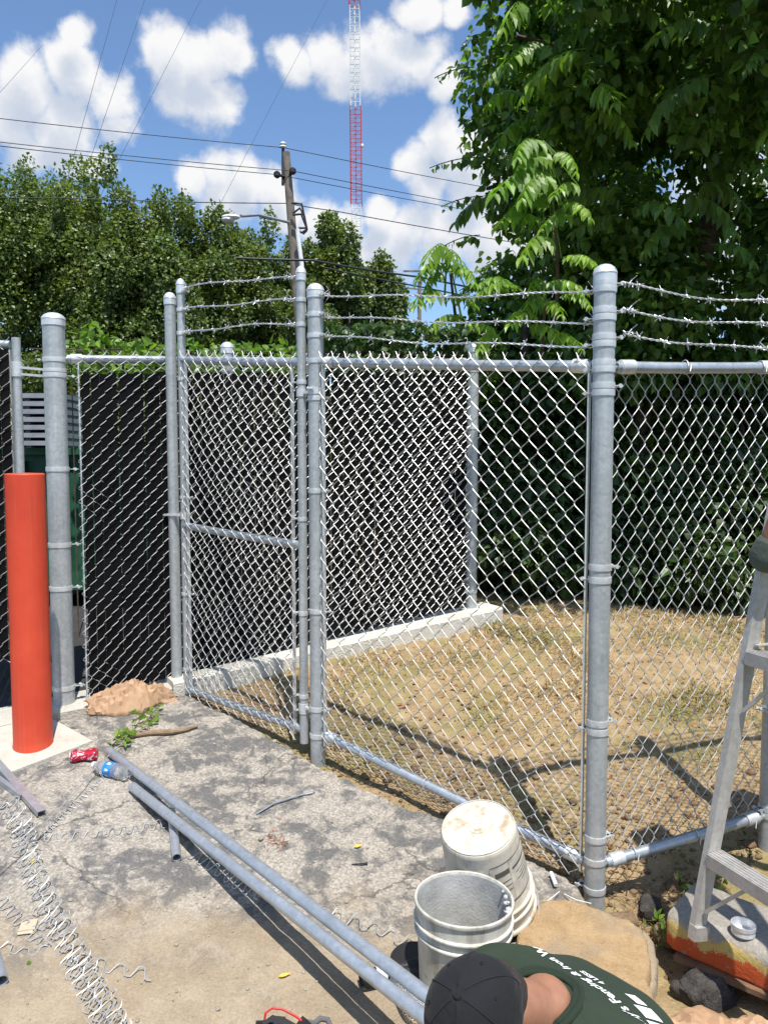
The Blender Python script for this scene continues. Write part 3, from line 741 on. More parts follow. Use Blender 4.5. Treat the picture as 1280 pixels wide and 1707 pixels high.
# ---------------------------------------------------------------- pipes and bars on the pavement
def pipe(a, b, r, label, m='pipe', name='steel_pipe', group=None):
    mb = MB(); mb.hollow(a, b, r, .0028, 20); return solo(mb, name, M[m], label, 'pipe', group)
pipe(G(184, 1253, .024), P(742, 1683, 1.98), .0205, 'upper of two long galvanised pipes lying diagonally across the pavement')
pipe(G(221, 1311, .024), P(722, 1708, 1.96), .0205, 'lower of two long galvanised pipes, its end beside the plastic bottle')
pipe(G(286, 1352, .020), G(295, 1430, .020), .018, 'short pipe offcut lying under the two long pipes')
pipe(G(-40, 1480, .022), G(3, 1636, .022), .021, 'pipe end entering at the lower left edge of the pavement')
def channel(a, b, wd, label):
    a, b = Vector(a), Vector(b); d = (b-a).normalized(); s = d.cross(Vector((0,0,1))).normalized(); u = s.cross(d); mb = MB()
    mb.bar(a, b, wd, .003, u); 
    for sg in (-1, 1): mb.bar(a+s*sg*(wd/2-.0016)-u*.009, b+s*sg*(wd/2-.0016)-u*.009, .003, .0205, u)
    solo(mb, 'steel_channel', M['pipe'], label, 'metal bar')
channel(G(-6, 1268, .024), G(70, 1352, .024), .036, 'wide metal channel lying at the left edge, nearest the wire scrap')
channel(G(-20, 1282, .022), G(38, 1325, .022), .022, 'narrow metal strip lying left of the wide channel')

# ---------------------------------------------------------------- wire scrap
def zig(path, amp, wl, r=.0021, lift=.004, seed=0, flat=.35):
    """a loose woven strand: flattened zig-zag with rounded turns along a ground path"""
    rs = random.Random(seed); path = [Vector(p) for p in path]; out = []
    L = sum((b-a).length for a, b in zip(path, path[1:])); n = max(4, int(L/wl*2))
    def at(s):
        for a, b in zip(path, path[1:]):
            l = (b-a).length
            if s <= l: return a.lerp(b, s/l), (b-a).normalized()
            s -= l
        return path[-1], (path[-1]-path[-2]).normalized()
    for i in range(n):
        p, d = at(L*i/n); s = Vector((-d.y, d.x, 0)); sg = 1 if i % 2 else -1
        j = rs.uniform(.85, 1.15); up_ = .5+.5*sg
        q = p+s*sg*amp*j
        for w_ in (-.16, 0, .16):
            e = q+d*w_*wl-s*sg*abs(w_)*amp*.7; out.append(Vector((e.x, e.y, gz(e.x, e.y)+lift+flat*amp*up_*2*rs.uniform(.7, 1))))
    mb = MB(); mb.tube(out, r, 5); return mb
strands = [([G(60,1400), G(170,1392), G(283,1375)], .020, .045, 'zigzag wire strand running from the scrap heap toward the short pipe'),
           ([G(322,1428), G(400,1478), G(440,1500)], .022, .050, 'zigzag wire strand lying in the shadow of the long pipes'),
           ([G(546,1527), G(620,1545), G(696,1582)], .022, .064, 'zigzag wire strand beside the cement bucket'),
           ([G(120,1598), G(190,1618), G(268,1632)], .017, .066, 'zigzag wire end poking right from the foot of the scrap heap'),
           ([G(0,1500), G(40,1545), G(82,1592)], .020, .052, 'zigzag wire strand crossing the scrap of cardboard'),
           ([G(0,1578), G(40,1590), G(90,1586)], .014, .062, 'flat zigzag wire strand at the left edge'),
           ([G(72,1396), G(130,1340), G(186,1290)], .016, .040, 'zigzag wire strand running under the straight wire')]
for i, (pth, am, wl, lab) in enumerate(strands):
    solo(zig(pth, am, wl, seed=i, flat=.3), 'wire_strand', M['wire'], lab, 'wire', 'loose wire strands on the pavement', smooth=60)
mb = MB(); pts = [G(-10,1448,.06), G(60,1388,.05), G(115,1332,.05), G(160,1280,.04), G(205,1238,.03), G(244,1176,.03)]
mb.tube(pts, .0023, 6); solo(mb, 'straight_wire', M['wire'], 'long straight wire running from the left edge up to the paper bag', 'wire', smooth=60)
# the heap: a narrow roll of mesh unwoven into nested loops
mb = MB(); spine = [G(12,1345), G(40,1385), G(48,1430), G(62,1480), G(90,1540), G(125,1600), G(150,1650), G(178,1700), G(200,1750)]
rs = random.Random(3)
for lay in range(3):
    off = Vector((.019*(lay-1)+rs.uniform(-.006, .006), .010*(lay-1), 0)); out = []
    n = 44
    for i in range(n):
        t = i/n*(len(spine)-1); k = int(t); p = spine[k].lerp(spine[min(k+1, len(spine)-1)], t-k); d = (spine[min(k+1, len(spine)-1)]-spine[k]).normalized()
        s = Vector((-d.y, d.x, 0)); sg = 1 if i % 2 else -1; am = .030*(1.1 if lay % 2 else .85)*rs.uniform(.85, 1.15)
        q = p+off+s*sg*am
        for w_ in (-.3, -.17, 0, .17, .3):
            e = q+d*w_*.060-s*sg*(abs(w_)**1.7)*3.2*am; out.append(Vector((e.x, e.y, gz(e.x, e.y)+.004+.008*lay+(.026*rs.uniform(.6, 1.1) if sg > 0 else 0))))
    mb.tube(out, .0021, 5)
solo(mb, 'mesh_scrap', M['wire'], 'heap of tangled chain link mesh scrap lying on the left pavement', 'wire scrap', smooth=60, kind='stuff')
mb = MB(); mb.tube([G(428,1356,.006), G(455,1340,.008), G(490,1328,.012), G(525,1319,.008)], .0035, 6); mb.tube([G(428,1357,.006), G(462,1336,.012), G(500,1326,.006), G(522,1321,.012)], .0022, 5)
solo(mb, 'twisted_wire', M['pipe'], 'short twisted wire lying in a crack of the pavement', 'wire', kind=None)

# ---------------------------------------------------------------- litter
def crumple(c, size, yaw, seed, amt, name, mt, label, cat, nu=34, nv=22, flat=.5):
    mb = MB(); V = []; Fc = []; rot = Matrix.Rotation(yaw, 3, 'Z')
    for i in range(nv+1):
        th_ = math.pi*i/nv
        for j in range(nu):
            ph = 2*math.pi*j/nu; d = Vector((math.sin(th_)*math.cos(ph), math.sin(th_)*math.sin(ph), math.cos(th_)))
            k = 1+amt*(abs(noise.noise(d*2.2+Vector((seed, 0, 0))))*1.6-.4)+amt*.6*abs(noise.noise(d*5.5+Vector((seed, 3, 0))))
            p = rot @ Vector((d.x*size[0]*k, d.y*size[1]*k, max(-flat*size[2], d.z*size[2]*k)))
            p += Vector(c); p.z = max(p.z, gz(p.x, p.y)+.003); V.append(tuple(p))
    for i in range(nv):
        for j in range(nu): Fc.append((i*nu+j, (i+1)*nu+j, (i+1)*nu+(j+1) % nu, i*nu+(j+1) % nu))
    mb.add(V, Fc); return solo(mb, name, mt, label, cat, smooth=22)
M['kraft'] = simple('brown_paper', (.42, .26, .15), .62, 0, .16, 9, .25, 90)
bp = G(222, 1178, .0)
def paper_bag(c, L, W, H, yaw, seed, label):
    """crumpled paper sack: creased heap with a ragged outline, open at one end"""
    th = thing('paper_bag', c, label, 'paper bag'); mb = MB(); V = []; Fc = []; nu, nw = 40, 20; rot = Matrix.Rotation(yaw, 3, 'Z')
    ridge = lambda p, f: 1-2.0*abs(noise.noise(p*f))
    for i in range(nu+1):
        t = i/nu; x = (t-.5)*L; env = math.sin(math.pi*min(1, t*1.0+.04))**.6 if t < .75 else math.sin(math.pi*.85)**.55*max(.28, 1-(t-.75)*3)
        for j in range(nw+1):
            q = j/nw*2-1; e = .95+.45*noise.noise(Vector((t*4.5, q*1.0+seed, 2)))+.16*noise.noise(Vector((t*15, seed, q*2)))
            o3 = Vector((x+.025*noise.noise(Vector((t*4, q*2, seed))), q*W*1.25*env*e, 0)); p = rot @ o3+Vector(c)
            w3 = Vector((o3.x, o3.y*1.3, seed)); w3 = w3+Vector((noise.noise(w3*9), noise.noise(w3*9+Vector((5, 0, 0))), 0))*.03
            rg = .62*ridge(w3, 7)+.28*ridge(w3, 18)+.10*ridge(w3, 38)
            dome = max(0, 1-abs(q)**2.2)**1.05*(.45+.75*math.sin(math.pi*min(1, t*.9+.05)))*(1 if t < .8 else max(.25, 1-(t-.8)*3.5))
            jx_, jy_ = noise.noise(Vector((i*1.7, j*2.3, seed)))*.009, noise.noise(Vector((i*2.1, j*1.9, seed+4)))*.009
            V.append((p.x+jx_, p.y+jy_, gz(p.x, p.y)+.004+H*dome*(.45+.75*max(-.3, rg)+.22*noise.noise(Vector((i*.9, j*1.1, seed+9))))))
    n = nw+1
    for i in range(nu):
        for j in range(nw): Fc.append((i*n+j, (i+1)*n+j, (i+1)*n+j+1, i*n+j+1))
    mb.add(V, Fc); o = mb.build('sack', M['kraft'], th, smooth=14)
    sm = o.modifiers.new('thickness', 'SOLIDIFY'); sm.thickness = .002; return th
tb = paper_bag(bp, .47, .080, .105, .38, 2.0, 'crumpled brown paper bag lying at the foot of the black slats')
# stick
mb = MB(); pts = [G(208,1228,.018), G(250,1222,.022), G(285,1220,.02), G(312,1216,.02), G(330,1210,.02)]
mb.tube(pts, [.011, .013, .014, .011, .005], 9); mb.tube([pts[1], pts[1]+Vector((-.02, .03, .03))], [.006, .003], 6)
solo(mb, 'stick', M['stick'], 'dry broken stick lying beside the cut leaves', 'stick')
# leaves helper
def leaf_verts(c, d, n, L, W, fold=.12, kind='heart'):
    d = d.normalized(); n = (n-d*n.dot(d)).normalized(); s = d.cross(n)
    if kind == 'kite': pts = [(0,0,0), (-.5,.45,.12), (0,1,0), (.5,.45,.12)]; f = [(0,1,2), (0,2,3)]
    elif kind == 'lance': pts = [(0,0,0), (-.42,.25,.1), (-.40,.55,.1), (0,1,0), (.40,.55,.1), (.42,.25,.1), (0,.4,0)]; f = [(6,i,(i+1) % 6) for i in range(6)]
    else: pts = [(0,0,0), (-.52,.12,.08), (-.46,.5,.1), (0,1,-.06), (.46,.5,.1), (.52,.12,.08), (0,.38,0)]; f = [(6,i,(i+1) % 6) for i in range(6)]
    return [tuple(c+s*(a*W)+d*(b*L)+n*(z*W)) for a, b, z in pts], f
def foliage_np(C, D, N_, L, W, kind='heart', sag=-.06):
    """vectorised leaves"""
    C, D, N_ = map(np.asarray, (C, D, N_)); D = D/np.linalg.norm(D, axis=1, keepdims=True)
    N_ = N_-D*(N_*D).sum(1, keepdims=True); N_ /= np.linalg.norm(N_, axis=1, keepdims=True)+1e-9; S_ = np.cross(D, N_)
    if kind == 'kite': pts = np.array([(0,0,0), (-.5,.45,.12), (0,1,sag), (.5,.45,.12)]); f = np.array([(0,1,2), (0,2,3)])
    elif kind == 'lance': pts = np.array([(0,0,0), (-.42,.25,.1), (-.36,.6,.1), (0,1,sag), (.36,.6,.1), (.42,.25,.1), (0,.4,0)]); f = np.array([(6,i,(i+1) % 6) for i in range(6)])
    else: pts = np.array([(0,0,0), (-.50,.14,.08), (-.42,.5,.1), (0,1,sag), (.42,.5,.1), (.50,.14,.08), (0,.38,0)]); f = np.array([(6,i,(i+1) % 6) for i in range(6)])
    L = np.broadcast_to(L, len(C)); W = np.broadcast_to(W, len(C))
    V = C[:, None]+S_[:, None]*(pts[None, :, 0:1]*W[:, None, None])+D[:, None]*(pts[None, :, 1:2]*L[:, None, None])+N_[:, None]*(pts[None, :, 2:3]*W[:, None, None])
    k = len(pts); Fq = (f[None]+(np.arange(len(C))*k)[:, None, None]).reshape(-1, 3)
    return V.reshape(-1, 3), Fq
def add_leaves(mb, *a, **k):
    V, Fq = foliage_np(*a, **k); mb.add(V, Fq.tolist()); return mb
cl = thing('cut_leaves', G(245, 1205), 'wilting cut vine sprig with leaves lying above the stick', 'leaves')
mb = MB(); mb.tube([G(186,1243,.01), G(215,1222,.03), G(245,1200,.04), G(262,1182,.03)], .003, 5); mb.build('stem', M['stick'], cl)
n = 70; tt = rng.random(n); C = [G(192+tt[i]*62+rng.normal(0, 9)+(22*rng.random() if tt[i] > .5 else 0), 1238-tt[i]*58+rng.normal(0, 7), .012+.04*rng.random()) for i in range(n)]
D = rng.normal(0, 1, (n, 3)); D[:, 2] *= .4; Nn = rng.normal(0, .6, (n, 3)); Nn[:, 2] += 1
mb = MB(); add_leaves(mb, [tuple(c) for c in C], D, Nn, rng.uniform(.025, .055, n), rng.uniform(.014, .03, n)); mb.build('foliage', M['leaf_bright'], cl, kind='stuff')

# crushed red can
def can():
    c = G(141, 1268); th = thing('crushed_can', c, 'crushed red drink can with white lettering next to the concrete pad', 'can')
    m, t, b = mat('red_can_print', .3, .5); n = t.noise(t.co, 38, 4, .6, 1.8).outputs[0]
    t.put(b.inputs['Base Color'], t.mix(t.smooth(n, .55, .57), (.55, .02, .05), (.78, .72, .72)))
    d = Vector((.97, .22, 0)).normalized(); s = Vector((-d.y, d.x, 0)); V = []; nn = 24; L = .122
    prof = [(.001, 0), (.022, .0), (.027, .006), (.031, .014), (.033, .022), (.029, .045), (.025, .062), (.030, .080), (.033, .098), (.031, .110), (.026, .118), (.025, L), (.001, L-.004)]
    for r, x in prof:
        for j in range(nn):
            a = 2*math.pi*j/nn; k = 1+.22*noise.noise(Vector((x*40, math.cos(a)*1.4, math.sin(a)*1.4)))
            p = Vector(c)+d*(x-L/2)+s*(r*k*math.cos(a)*1.12); V.append((p.x, p.y, c.z+.027+r*k*.86*math.sin(a)))
    Fc = [(i*nn+j, i*nn+(j+1) % nn, (i+1)*nn+(j+1) % nn, (i+1)*nn+j) for i in range(len(prof)-1) for j in range(nn)]
    ncap = 2*nn; mb = MB(); mb.add(V, Fc); mb.build('body', m, th, smooth=25)
    mb = MB(); e = Vector(c)-d*(L/2+.001)+Vector((0,0,.027)); mb.lathe([(.001, .002), (.019, .002), (.022, -.001), (.024, .001), (.023, .004)], e, d, 20); mb.build('lid', M['cap'], th)
can()
def clear_mat(name, tint):
    m, t, b = mat(name, .08, 0, .5); t.put(b.inputs['Base Color'], tint+(1,)); b.inputs['IOR'].default_value = 1.33
    b.inputs['Transmission Weight'].default_value = .86; b.inputs['Roughness'].default_value = .16
    bump(t, b, t.noise(t.co, 45, 3, .6).outputs[0], .5, .006); return m
M['pet'] = clear_mat('clear_plastic', (.93, .95, .97))
M['blue_label'] = simple('blue_label', (.02, .22, .62), .4, 0, .3, 35)
def bottle(c, d, label, band_=True, L=.21, R_=.033):
    th = thing('plastic_bottle', c, label, 'bottle'); d = Vector(d).normalized(); c = Vector(c)+Vector((0,0,R_+.003))-d*L/2
    k = L/.21
    prof = [(.001, .004), (.022, 0), (.030, .004), (.033, .014), (.031, .022), (.033, .030), (.0305, .038), (.033, .048), (.0305, .058), (.033, .068), (.0325, .085), (.0325, .125), (.033, .130), (.031, .145), (.024, .170), (.015, .186), (.0125, .190)]
    mb = MB(); mb.lathe([(a*R_/.033, b_*k) for a, b_ in prof], c, d, 28); mb.build('body', M['pet'], th, smooth=50)
    if band_:
        mb = MB(); mb.lathe([(.0333, .084), (.0336, .085), (.0336, .124), (.0333, .125)], c, d, 28); lb_ = mb.build('label', M['blue_label'], th)
        q = Vector((0,0,1)).rotation_difference(d)
        for a0, w_ in ((.5, .35), (1.2, .5), (2.4, .4), (3.4, .5), (4.5, .3), (5.4, .4)):
            V = []; Fc = []
            for i in range(7):
                a = a0+w_*i/6
                for z in (.094+.006*math.sin(i*1.6), .108+.006*math.sin(i*1.6)): V.append(tuple(c+q @ Vector((.0342*math.cos(a), .0342*math.sin(a), z))))
            for i in range(6): Fc.append((2*i, 2*i+1, 2*i+3, 2*i+2))
            mb = MB(); mb.add(V, Fc); mb.build('label_print', M['white_plastic'], lb_, smooth=60)
    mb = MB(); mb.lathe([(.0135, 0), (.0150, .001), (.0150, .013), (.013, .0145), (.001, .0145)], c+d*.188*k, d, 20); mb.build('cap', M['white_plastic'], th)
p0_, p1_ = G(219, 1304), G(150, 1286)
bottle((p0_+p1_)/2, p1_-p0_, 'clear plastic water bottle with a blue label lying at the pipe ends')
bq = G(672, 1682); bottle((bq.x+.02, bq.y, bq.z), (.35, -.9, 0), 'unlabelled clear plastic bottle lying under the long pipes', False, .22, .036)

# black pipe sleeve under the pipes, against the bucket
pa, pb = G(600, 1632, .035), G(715, 1606, .045)
th = thing('black_tube', pa, 'black tube with a white band lying against the cement bucket', 'tube')
mb = MB(); mb.hollow(pa, pb, .024, .004, 20); mb.build('sleeve', M['black_rubber'], th)
mb = MB(); mb.lathe([(.0242, .055), (.0248, .056), (.0248, .085), (.0242, .086)], pa, pb-pa, 20); mb.build('white_band', M['white_plastic'], th)
# plain black disc behind it
mb = MB(); c = G(690, 1618, .0); mb.lathe([(.001, 0), (.07, 0), (.078, .01), (.078, .045), (.07, .055), (.001, .055)], c, (0,0,1), 28)
solo(mb, 'black_disc', M['black_rubber'], 'black round disc half hidden behind the cement bucket', 'cap')

# tool bag and strap
tbp = P(735, 1720, 1.80); tz = gz(tbp.x, tbp.y)
th = thing('tool_bag', (tbp.x+.05, tbp.y-.02, tz), 'black tool bag with red piping under the pipe ends', 'tool bag')
ptop = P(742, 1683, 1.98).z-.03-tz
mb = MB()
for k, (sx, zz) in enumerate(((.11, 0), (.12, .02), (.12, ptop-.02), (.11, ptop))): pass
V = []; Fc = []; nn = 24
for (k, zz) in ((.9, .0), (1.0, .02), (1.0, ptop*.6), (.94, ptop-.012), (.86, ptop)):
    for j in range(nn):
        a = 2*math.pi*j/nn; ca, sa = math.cos(a), math.sin(a); e = .35
        V.append((tbp.x+.05+.13*k*math.copysign(abs(ca)**e, ca), tbp.y-.02+.085*k*math.copysign(abs(sa)**e, sa), tz+zz))
Fc = [(i*nn+j, i*nn+(j+1) % nn, (i+1)*nn+(j+1) % nn, (i+1)*nn+j) for i in range(4) for j in range(nn)]+[tuple(4*nn+j for j in range(nn))]
mb.add(V, Fc); mb.build('body', M['black_rubber'], th)
mb = MB(); mb.tube([Vector(V[3*nn+j])+Vector((0,0,.004)) for j in range(nn)], .005, 6, closed=True); mb.build('piping', M['red_trim'], th)
th = thing('tool_strap', G(490, 1712), 'black and red padded tool strap with a loop at the bottom edge', 'strap')
pts = [G(438,1726,.02), G(441,1706,.05), G(452,1698,.06), G(470,1700,.06), G(492,1712,.045), G(505,1722,.03)]
mb = MB()
for a, b_ in zip(pts, pts[1:]): mb.bar(a, b_+(b_-a).normalized()*.006, .050, .012, (0,.5,.8))
mb.build('webbing', M['black_rubber'], th)
mb = MB(); mb.tube([p+Vector((0, .022, .016)) for p in pts], .004, 6); mb.tube([p+Vector((0, -.012, -.012)) for p in pts], .004, 6); mb.build('red_edge', M['red_trim'], th, kind='stuff')
mb = MB(); lp_ = [G(500,1716,.04), G(512,1704,.04), G(524,1706,.03), G(534,1698,.035), G(546,1700,.035), G(552,1712,.03), G(545,1722,.03), G(528,1718,.03)]
mb.tube(lp_, .0085, 8); mb.build('loop', simple('grey_rope', (.10,.10,.105), .8), th)
mb = MB(); mb.bar(G(496,1722,.03), G(512,1700,.05), .045, .02, (0,.4,.9)); mb.build('buckle', M['black_rubber'], th)

# little things on the pavement
def flat_leaf(px, py, L, W, ang, m, name, label, cat):
    c = G(px, py, .006); mb = MB(); d = Vector((math.cos(ang), math.sin(ang), .12)); V, f = leaf_verts(c, d, Vector((.1, -.2, 1)), L, W, kind='lance'); mb.add(V, f)
    V2 = [(x, y, z-.0012) for x, y, z in V]; mb.add(V2, [tuple(reversed(q)) for q in f]); solo(mb, name, M[m], label, cat)
flat_leaf(464, 1628, .042, .014, .25, 'leaf_yellow', 'fallen_leaf', 'yellow leaf alone on the bare dusty pavement', 'leaf')
flat_leaf(590, 1412, .035, .018, .3, 'leaf_yellow', 'fallen_leaf', 'yellow leaf on the grey pavement left of the buckets', 'leaf')
flat_leaf(46, 1438, .045, .022, .2, 'leaf_yellow', 'fallen_leaf', 'yellow leaf caught in the wire scrap heap', 'leaf')
flat_leaf(50, 1608, .022, .016, 2.2, 'leaf_bright', 'fallen_leaf', 'small green leaf near the lower left pipe end', 'leaf')
flat_leaf(700, 1152, .07, .05, .4, 'leaf_brown', 'fallen_leaf', 'curled brown leaf on the lawn behind the front panel', 'leaf')
mb = MB(); mb.tube([G(586,1441,.006), G(600,1440,.008), G(613,1439,.008)], [.002, .003, .004], 6); solo(mb, 'twig', M['black_rubber'], 'short dark twig on the grey pavement left of the buckets', 'twig')
mb = MB()
for i in range(40):
    a = G(450+random.gauss(8, 9), 1400+random.gauss(-4, 12), .006); d = Vector((random.gauss(0, 1), random.gauss(0, 1), .2)).normalized(); mb.tube([a, a+d*.02], .0012, 4)
solo(mb, 'dry_needles', M['rust_needles'], 'tuft of rust coloured dry needles above the long pipes', 'debris', kind='stuff')
mb = MB(); c = G(48, 1542, .008); mb.box(c, (.052, .062, .003), Matrix.Rotation(.25, 4, 'Z')); mb.box(c+Vector((.004, -.032, -.004)), (.048, .018, .003), Matrix.Rotation(.2, 4, 'Z') @ Matrix.Rotation(.3, 4, 'X'))
solo(mb, 'cardboard_scrap', M['kraft'] if False else M['lumber'], 'small tan scrap of cardboard under a wire strand', 'cardboard')
mb = MB(); mb.lathe([(.001, 0), (.008, 0), (.008, .065), (.001, .065)], G(918,1455,.015), G(930,1485,.012)-G(918,1455,.015), 12); solo(mb, 'white_stub', M['white_plastic'], 'white plastic stub lying right of the tilted bucket', 'plastic piece')
mb = MB(); mb.tube([G(858,1528,.02), G(890,1512,.02), G(915,1500,.03), G(932,1486,.015)], .0016, 5); mb.tube([G(940,1490,.01), G(960,1500,.02), G(985,1506,.02)], .0016, 5); solo(mb, 'white_cord', M['white_plastic'], 'thin pale cord trailing from the tilted bucket', 'cord', kind='stuff')
def stone(mb, c, r, seed, sq=.7):
    V = []; Fc = []; nu, nv_ = 9, 6
    for i in range(nv_+1):
        th_ = math.pi*i/nv_
        for j in range(nu):
            ph = 2*math.pi*j/nu; d = Vector((math.sin(th_)*math.cos(ph), math.sin(th_)*math.sin(ph), math.cos(th_)*sq)); k = r*(1+.35*noise.noise(d*1.8+Vector((seed*1.7, 0, 0)))); V.append(tuple(Vector(c)+d*k))
    for i in range(nv_):
        for j in range(nu): Fc.append((i*nu+j, (i+1)*nu+j, (i+1)*nu+(j+1) % nu, i*nu+(j+1) % nu))
    mb.add(V, Fc)
M['pebble'] = soil_mat('pebble', [(.30,.26,.21), (.46,.41,.34), (.62,.57,.49)], None, 2.0)
M['brown_stone'] = soil_mat('brown_clod', [(.16,.10,.06), (.28,.19,.115), (.40,.29,.19)], None, 2.0)
mb = MB()
for i in range(900):
    px, py = random.uniform(-20, 960), random.uniform(1215, 1720); p = G(px, py)
    if (px > 640 and py > 1560): continue
    r = random.choice((.0012, .0018, .0022, .003, .004)) if i % 14 else random.uniform(.005, .009)
    p.z = pav_z(p.x, p.y)+r*.3; stone(mb, p, r, i)
o = mb.build('loose_grit', M['pebble'], None, 60, 'stuff'); tag(o, 'loose pale grit scattered over the pavement', 'grit')
for (px, py, r, lab) in ((458,1238,.014,'white stone on the dirt edge in front of the gate'), (435,1400,.012,'pale stone beside the rusty needles'), (118,1502,.010,'small white stone on the dust right of the wire scrap')):
    mb = MB(); p = G(px, py); stone(mb, (p.x, p.y, p.z+r*.5), r, px); solo(mb, 'stone', M['pebble'], lab, 'stone', smooth=60)
# clods along the dug fence line and under the gate
mb = MB()
for i in range(2600):
    t = random.random(); seg = random.random()
    if seg < .38: q = MID.lerp(COR, t); n_ = -nf
    elif seg < .62: q = LATCH.lerp(MID, t); n_ = -ngt
    else: q = COR.lerp(RG2, t*.62); n_ = -nr
    q = q+n_*random.gauss(.10, .22); r = random.choice((.003, .004, .005, .007, .010)) if random.random() < .96 else random.uniform(.014, .026)
    if q.y < 2.5: continue
    q.z = max(lawn_z(q.x, q.y), -9)+r*.25; stone(mb, q, r, i)
o = mb.build('soil_clods', M['brown_stone'], None, 50, 'stuff'); tag(o, 'brown clods and pebbles of dug soil along the fence line', 'soil')

# ---------------------------------------------------------------- broken slab, painted beam, rocks
def rock(c, size, yaw, seed, name, m, label, cat, amt=.25, nu=44, nv_=28, box=.55, tilt=0):
    mb = MB(); V = []; Fc = []; rot = Matrix.Rotation(yaw, 3, 'Z') @ Matrix.Rotation(tilt, 3, 'X')
    for i in range(nv_+1):
        th_ = math.pi*i/nv_
        for j in range(nu):
            ph = 2*math.pi*j/nu; d = Vector((math.sin(th_)*math.cos(ph), math.sin(th_)*math.sin(ph), math.cos(th_)))
            e = Vector([math.copysign(abs(q)**box, q) for q in d])
            k = 1+amt*noise.fractal(d*1.5+Vector((seed, 0, 0)), 1, 2, 3)*.8+.05*noise.fractal(d*9+Vector((seed, 2, 0)), 1, 2, 3)
            V.append(tuple(Vector(c)+rot @ Vector((e.x*size[0]*k, e.y*size[1]*k, e.z*size[2]*k))))
    for i in range(nv_):
        for j in range(nu): Fc.append((i*nu+j, (i+1)*nu+j, (i+1)*nu+(j+1) % nu, i*nu+(j+1) % nu))
    mb.add(V, Fc); return solo(mb, name, m, label, cat, smooth=50)
M['sandy'] = soil_mat('sand_coated_slab', [(.34,.22,.115), (.48,.33,.18), (.56,.41,.25)], (.33,.27,.20), 1.6)
M['dark_rock'] = soil_mat('dark_stained_rock', [(.035,.032,.03), (.075,.068,.062), (.15,.135,.12)], None, 1.3)
# slab of broken paving with a coat of sand
def slab():
    out = [(862,1540), (880,1512), (905,1496), (940,1492), (975,1502), (1010,1522), (1045,1530), (1072,1545), (1084,1572), (1086,1606), (1078,1634), (1090,1668), (1094,1720), (1000,1780), (880,1760), (850,1640)]
    H = .045; pts = [G(a, b, H) for a, b in out]; c = sum(pts, Vector())/len(pts); V = []; Fc = []; poly = []
    for a, b in zip(pts, pts[1:]+pts[:1]):
        for i in range(10): poly.append(a.lerp(b, i/10))
    n = len(poly); rings = [(t, 0) for t in np.linspace(0, .93, 22)]+[(.965, -.004), (.99, -.014), (1.0, -.034), (.985, -.10), (.97, -.22)]
    for (t, dz) in rings:
        for p in poly:
            q = c.lerp(p, t); jj = (.016*nz(q.x, q.y, 7)+.007*nz(q.x, q.y, 30))*t; V.append((q.x+jj, q.y+jj, gz(q.x, q.y)+H+dz+.006*nz(q.x, q.y, 6)+.003*nz(q.x, q.y, 26)+.012*(1-t)+.008*abs(nz(q.x, q.y, 3))))
    for i in range(len(rings)-1):
        for j in range(n): Fc.append((i*n+j, (i+1)*n+j, (i+1)*n+(j+1) % n, i*n+(j+1) % n))
    mb = MB(); mb.add(V, Fc); solo(mb, 'broken_slab', M['sandy'], 'tan sand-coated slab of broken paving behind the crouching person', 'slab', smooth=50)
slab()
def beam_mat():
    m, t, b = mat('peeling_painted_concrete', .85, 0, .3)
    sx = t.new('ShaderNodeSeparateXYZ', {0: t.co}); z = sx.outputs[2]
    n = t.noise(t.pos, 9, 6, .68, .5).outputs[0]; f = t.noise(t.pos, 70, 5, .7).outputs[0]
    conc = t.ramp(t.math('MULTIPLY_ADD', n, .5, t.math('MULTIPLY', f, .5)), [(.3, (.17,.155,.135)), (.55, (.33,.30,.26)), (.75, (.46,.42,.36))])
    yel = t.mix(f, (.42,.30,.08), (.60,.46,.17)); org = t.mix(f, (.42,.07,.02), (.58,.11,.03))
    rag = t.noise(t.pos, 34, 7, .75, 1.2).outputs[0]; k = t.math('ADD', t.math('MULTIPLY_ADD', n, .14, z), t.math('MULTIPLY', rag, .10))                            # paint survives lower on the face
    c = t.mix(t.smooth(k, .205, .222), yel, conc)
    k2 = t.math('MULTIPLY_ADD', t.math('MULTIPLY_ADD', rag, .6, t.math('MULTIPLY', t.noise(t.pos, 14, 5, .65, .4).outputs[0], .6)), .22, z)
    c = t.mix(t.smooth(k2, .185, .192), org, c)
    c = t.mix(t.math('MULTIPLY', t.smooth(t.noise(t.pos, 16, 5, .7).outputs[0], .60, .66), .8), c, conc)
    t.put(b.inputs['Base Color'], c); bump(t, b, t.math('ADD', n, f), .5, .008); return m
BT = .055                                                            # height of the beam's top above datum
def on_z(px, py, z):
    d = ray(px, py); return Vector((0,0,CZ))+d*((z-CZ)/d.z)
bl, br_ = on_z(1108, 1522, BT), on_z(1300, 1598, BT)
bd = (br_-bl); bd.z = 0; bd.normalize(); bn = Vector((-bd.y, bd.x, 0))     # bn points away from the lens
if bn.y < 0: bn = -bn
bwid, bth, blen = .30, .125, 1.5
b0 = bl+bn*.0
sec = []
def rbox(w_, h_, r, n=6):
    pts = []
    for (cx_, cz_, a0) in ((w_-r, h_-r, 0), (r, h_-r, 90), (r, r*.3, 180), (w_-r, r*.3, 270)):
        rr = r if cz_ > h_/2 else r*.3
        cx2 = cx_ if cz_ > h_/2 else (w_-rr if a0 == 270 else rr)
        for i in range(n+1): a = R(a0+90*i/n); pts.append((cx2+rr*math.cos(a), cz_+rr*math.sin(a)))
    return pts
sec = rbox(bwid, bth, .045); mb = MB(); V = []; Fc = []; NS = 60; n = len(sec)
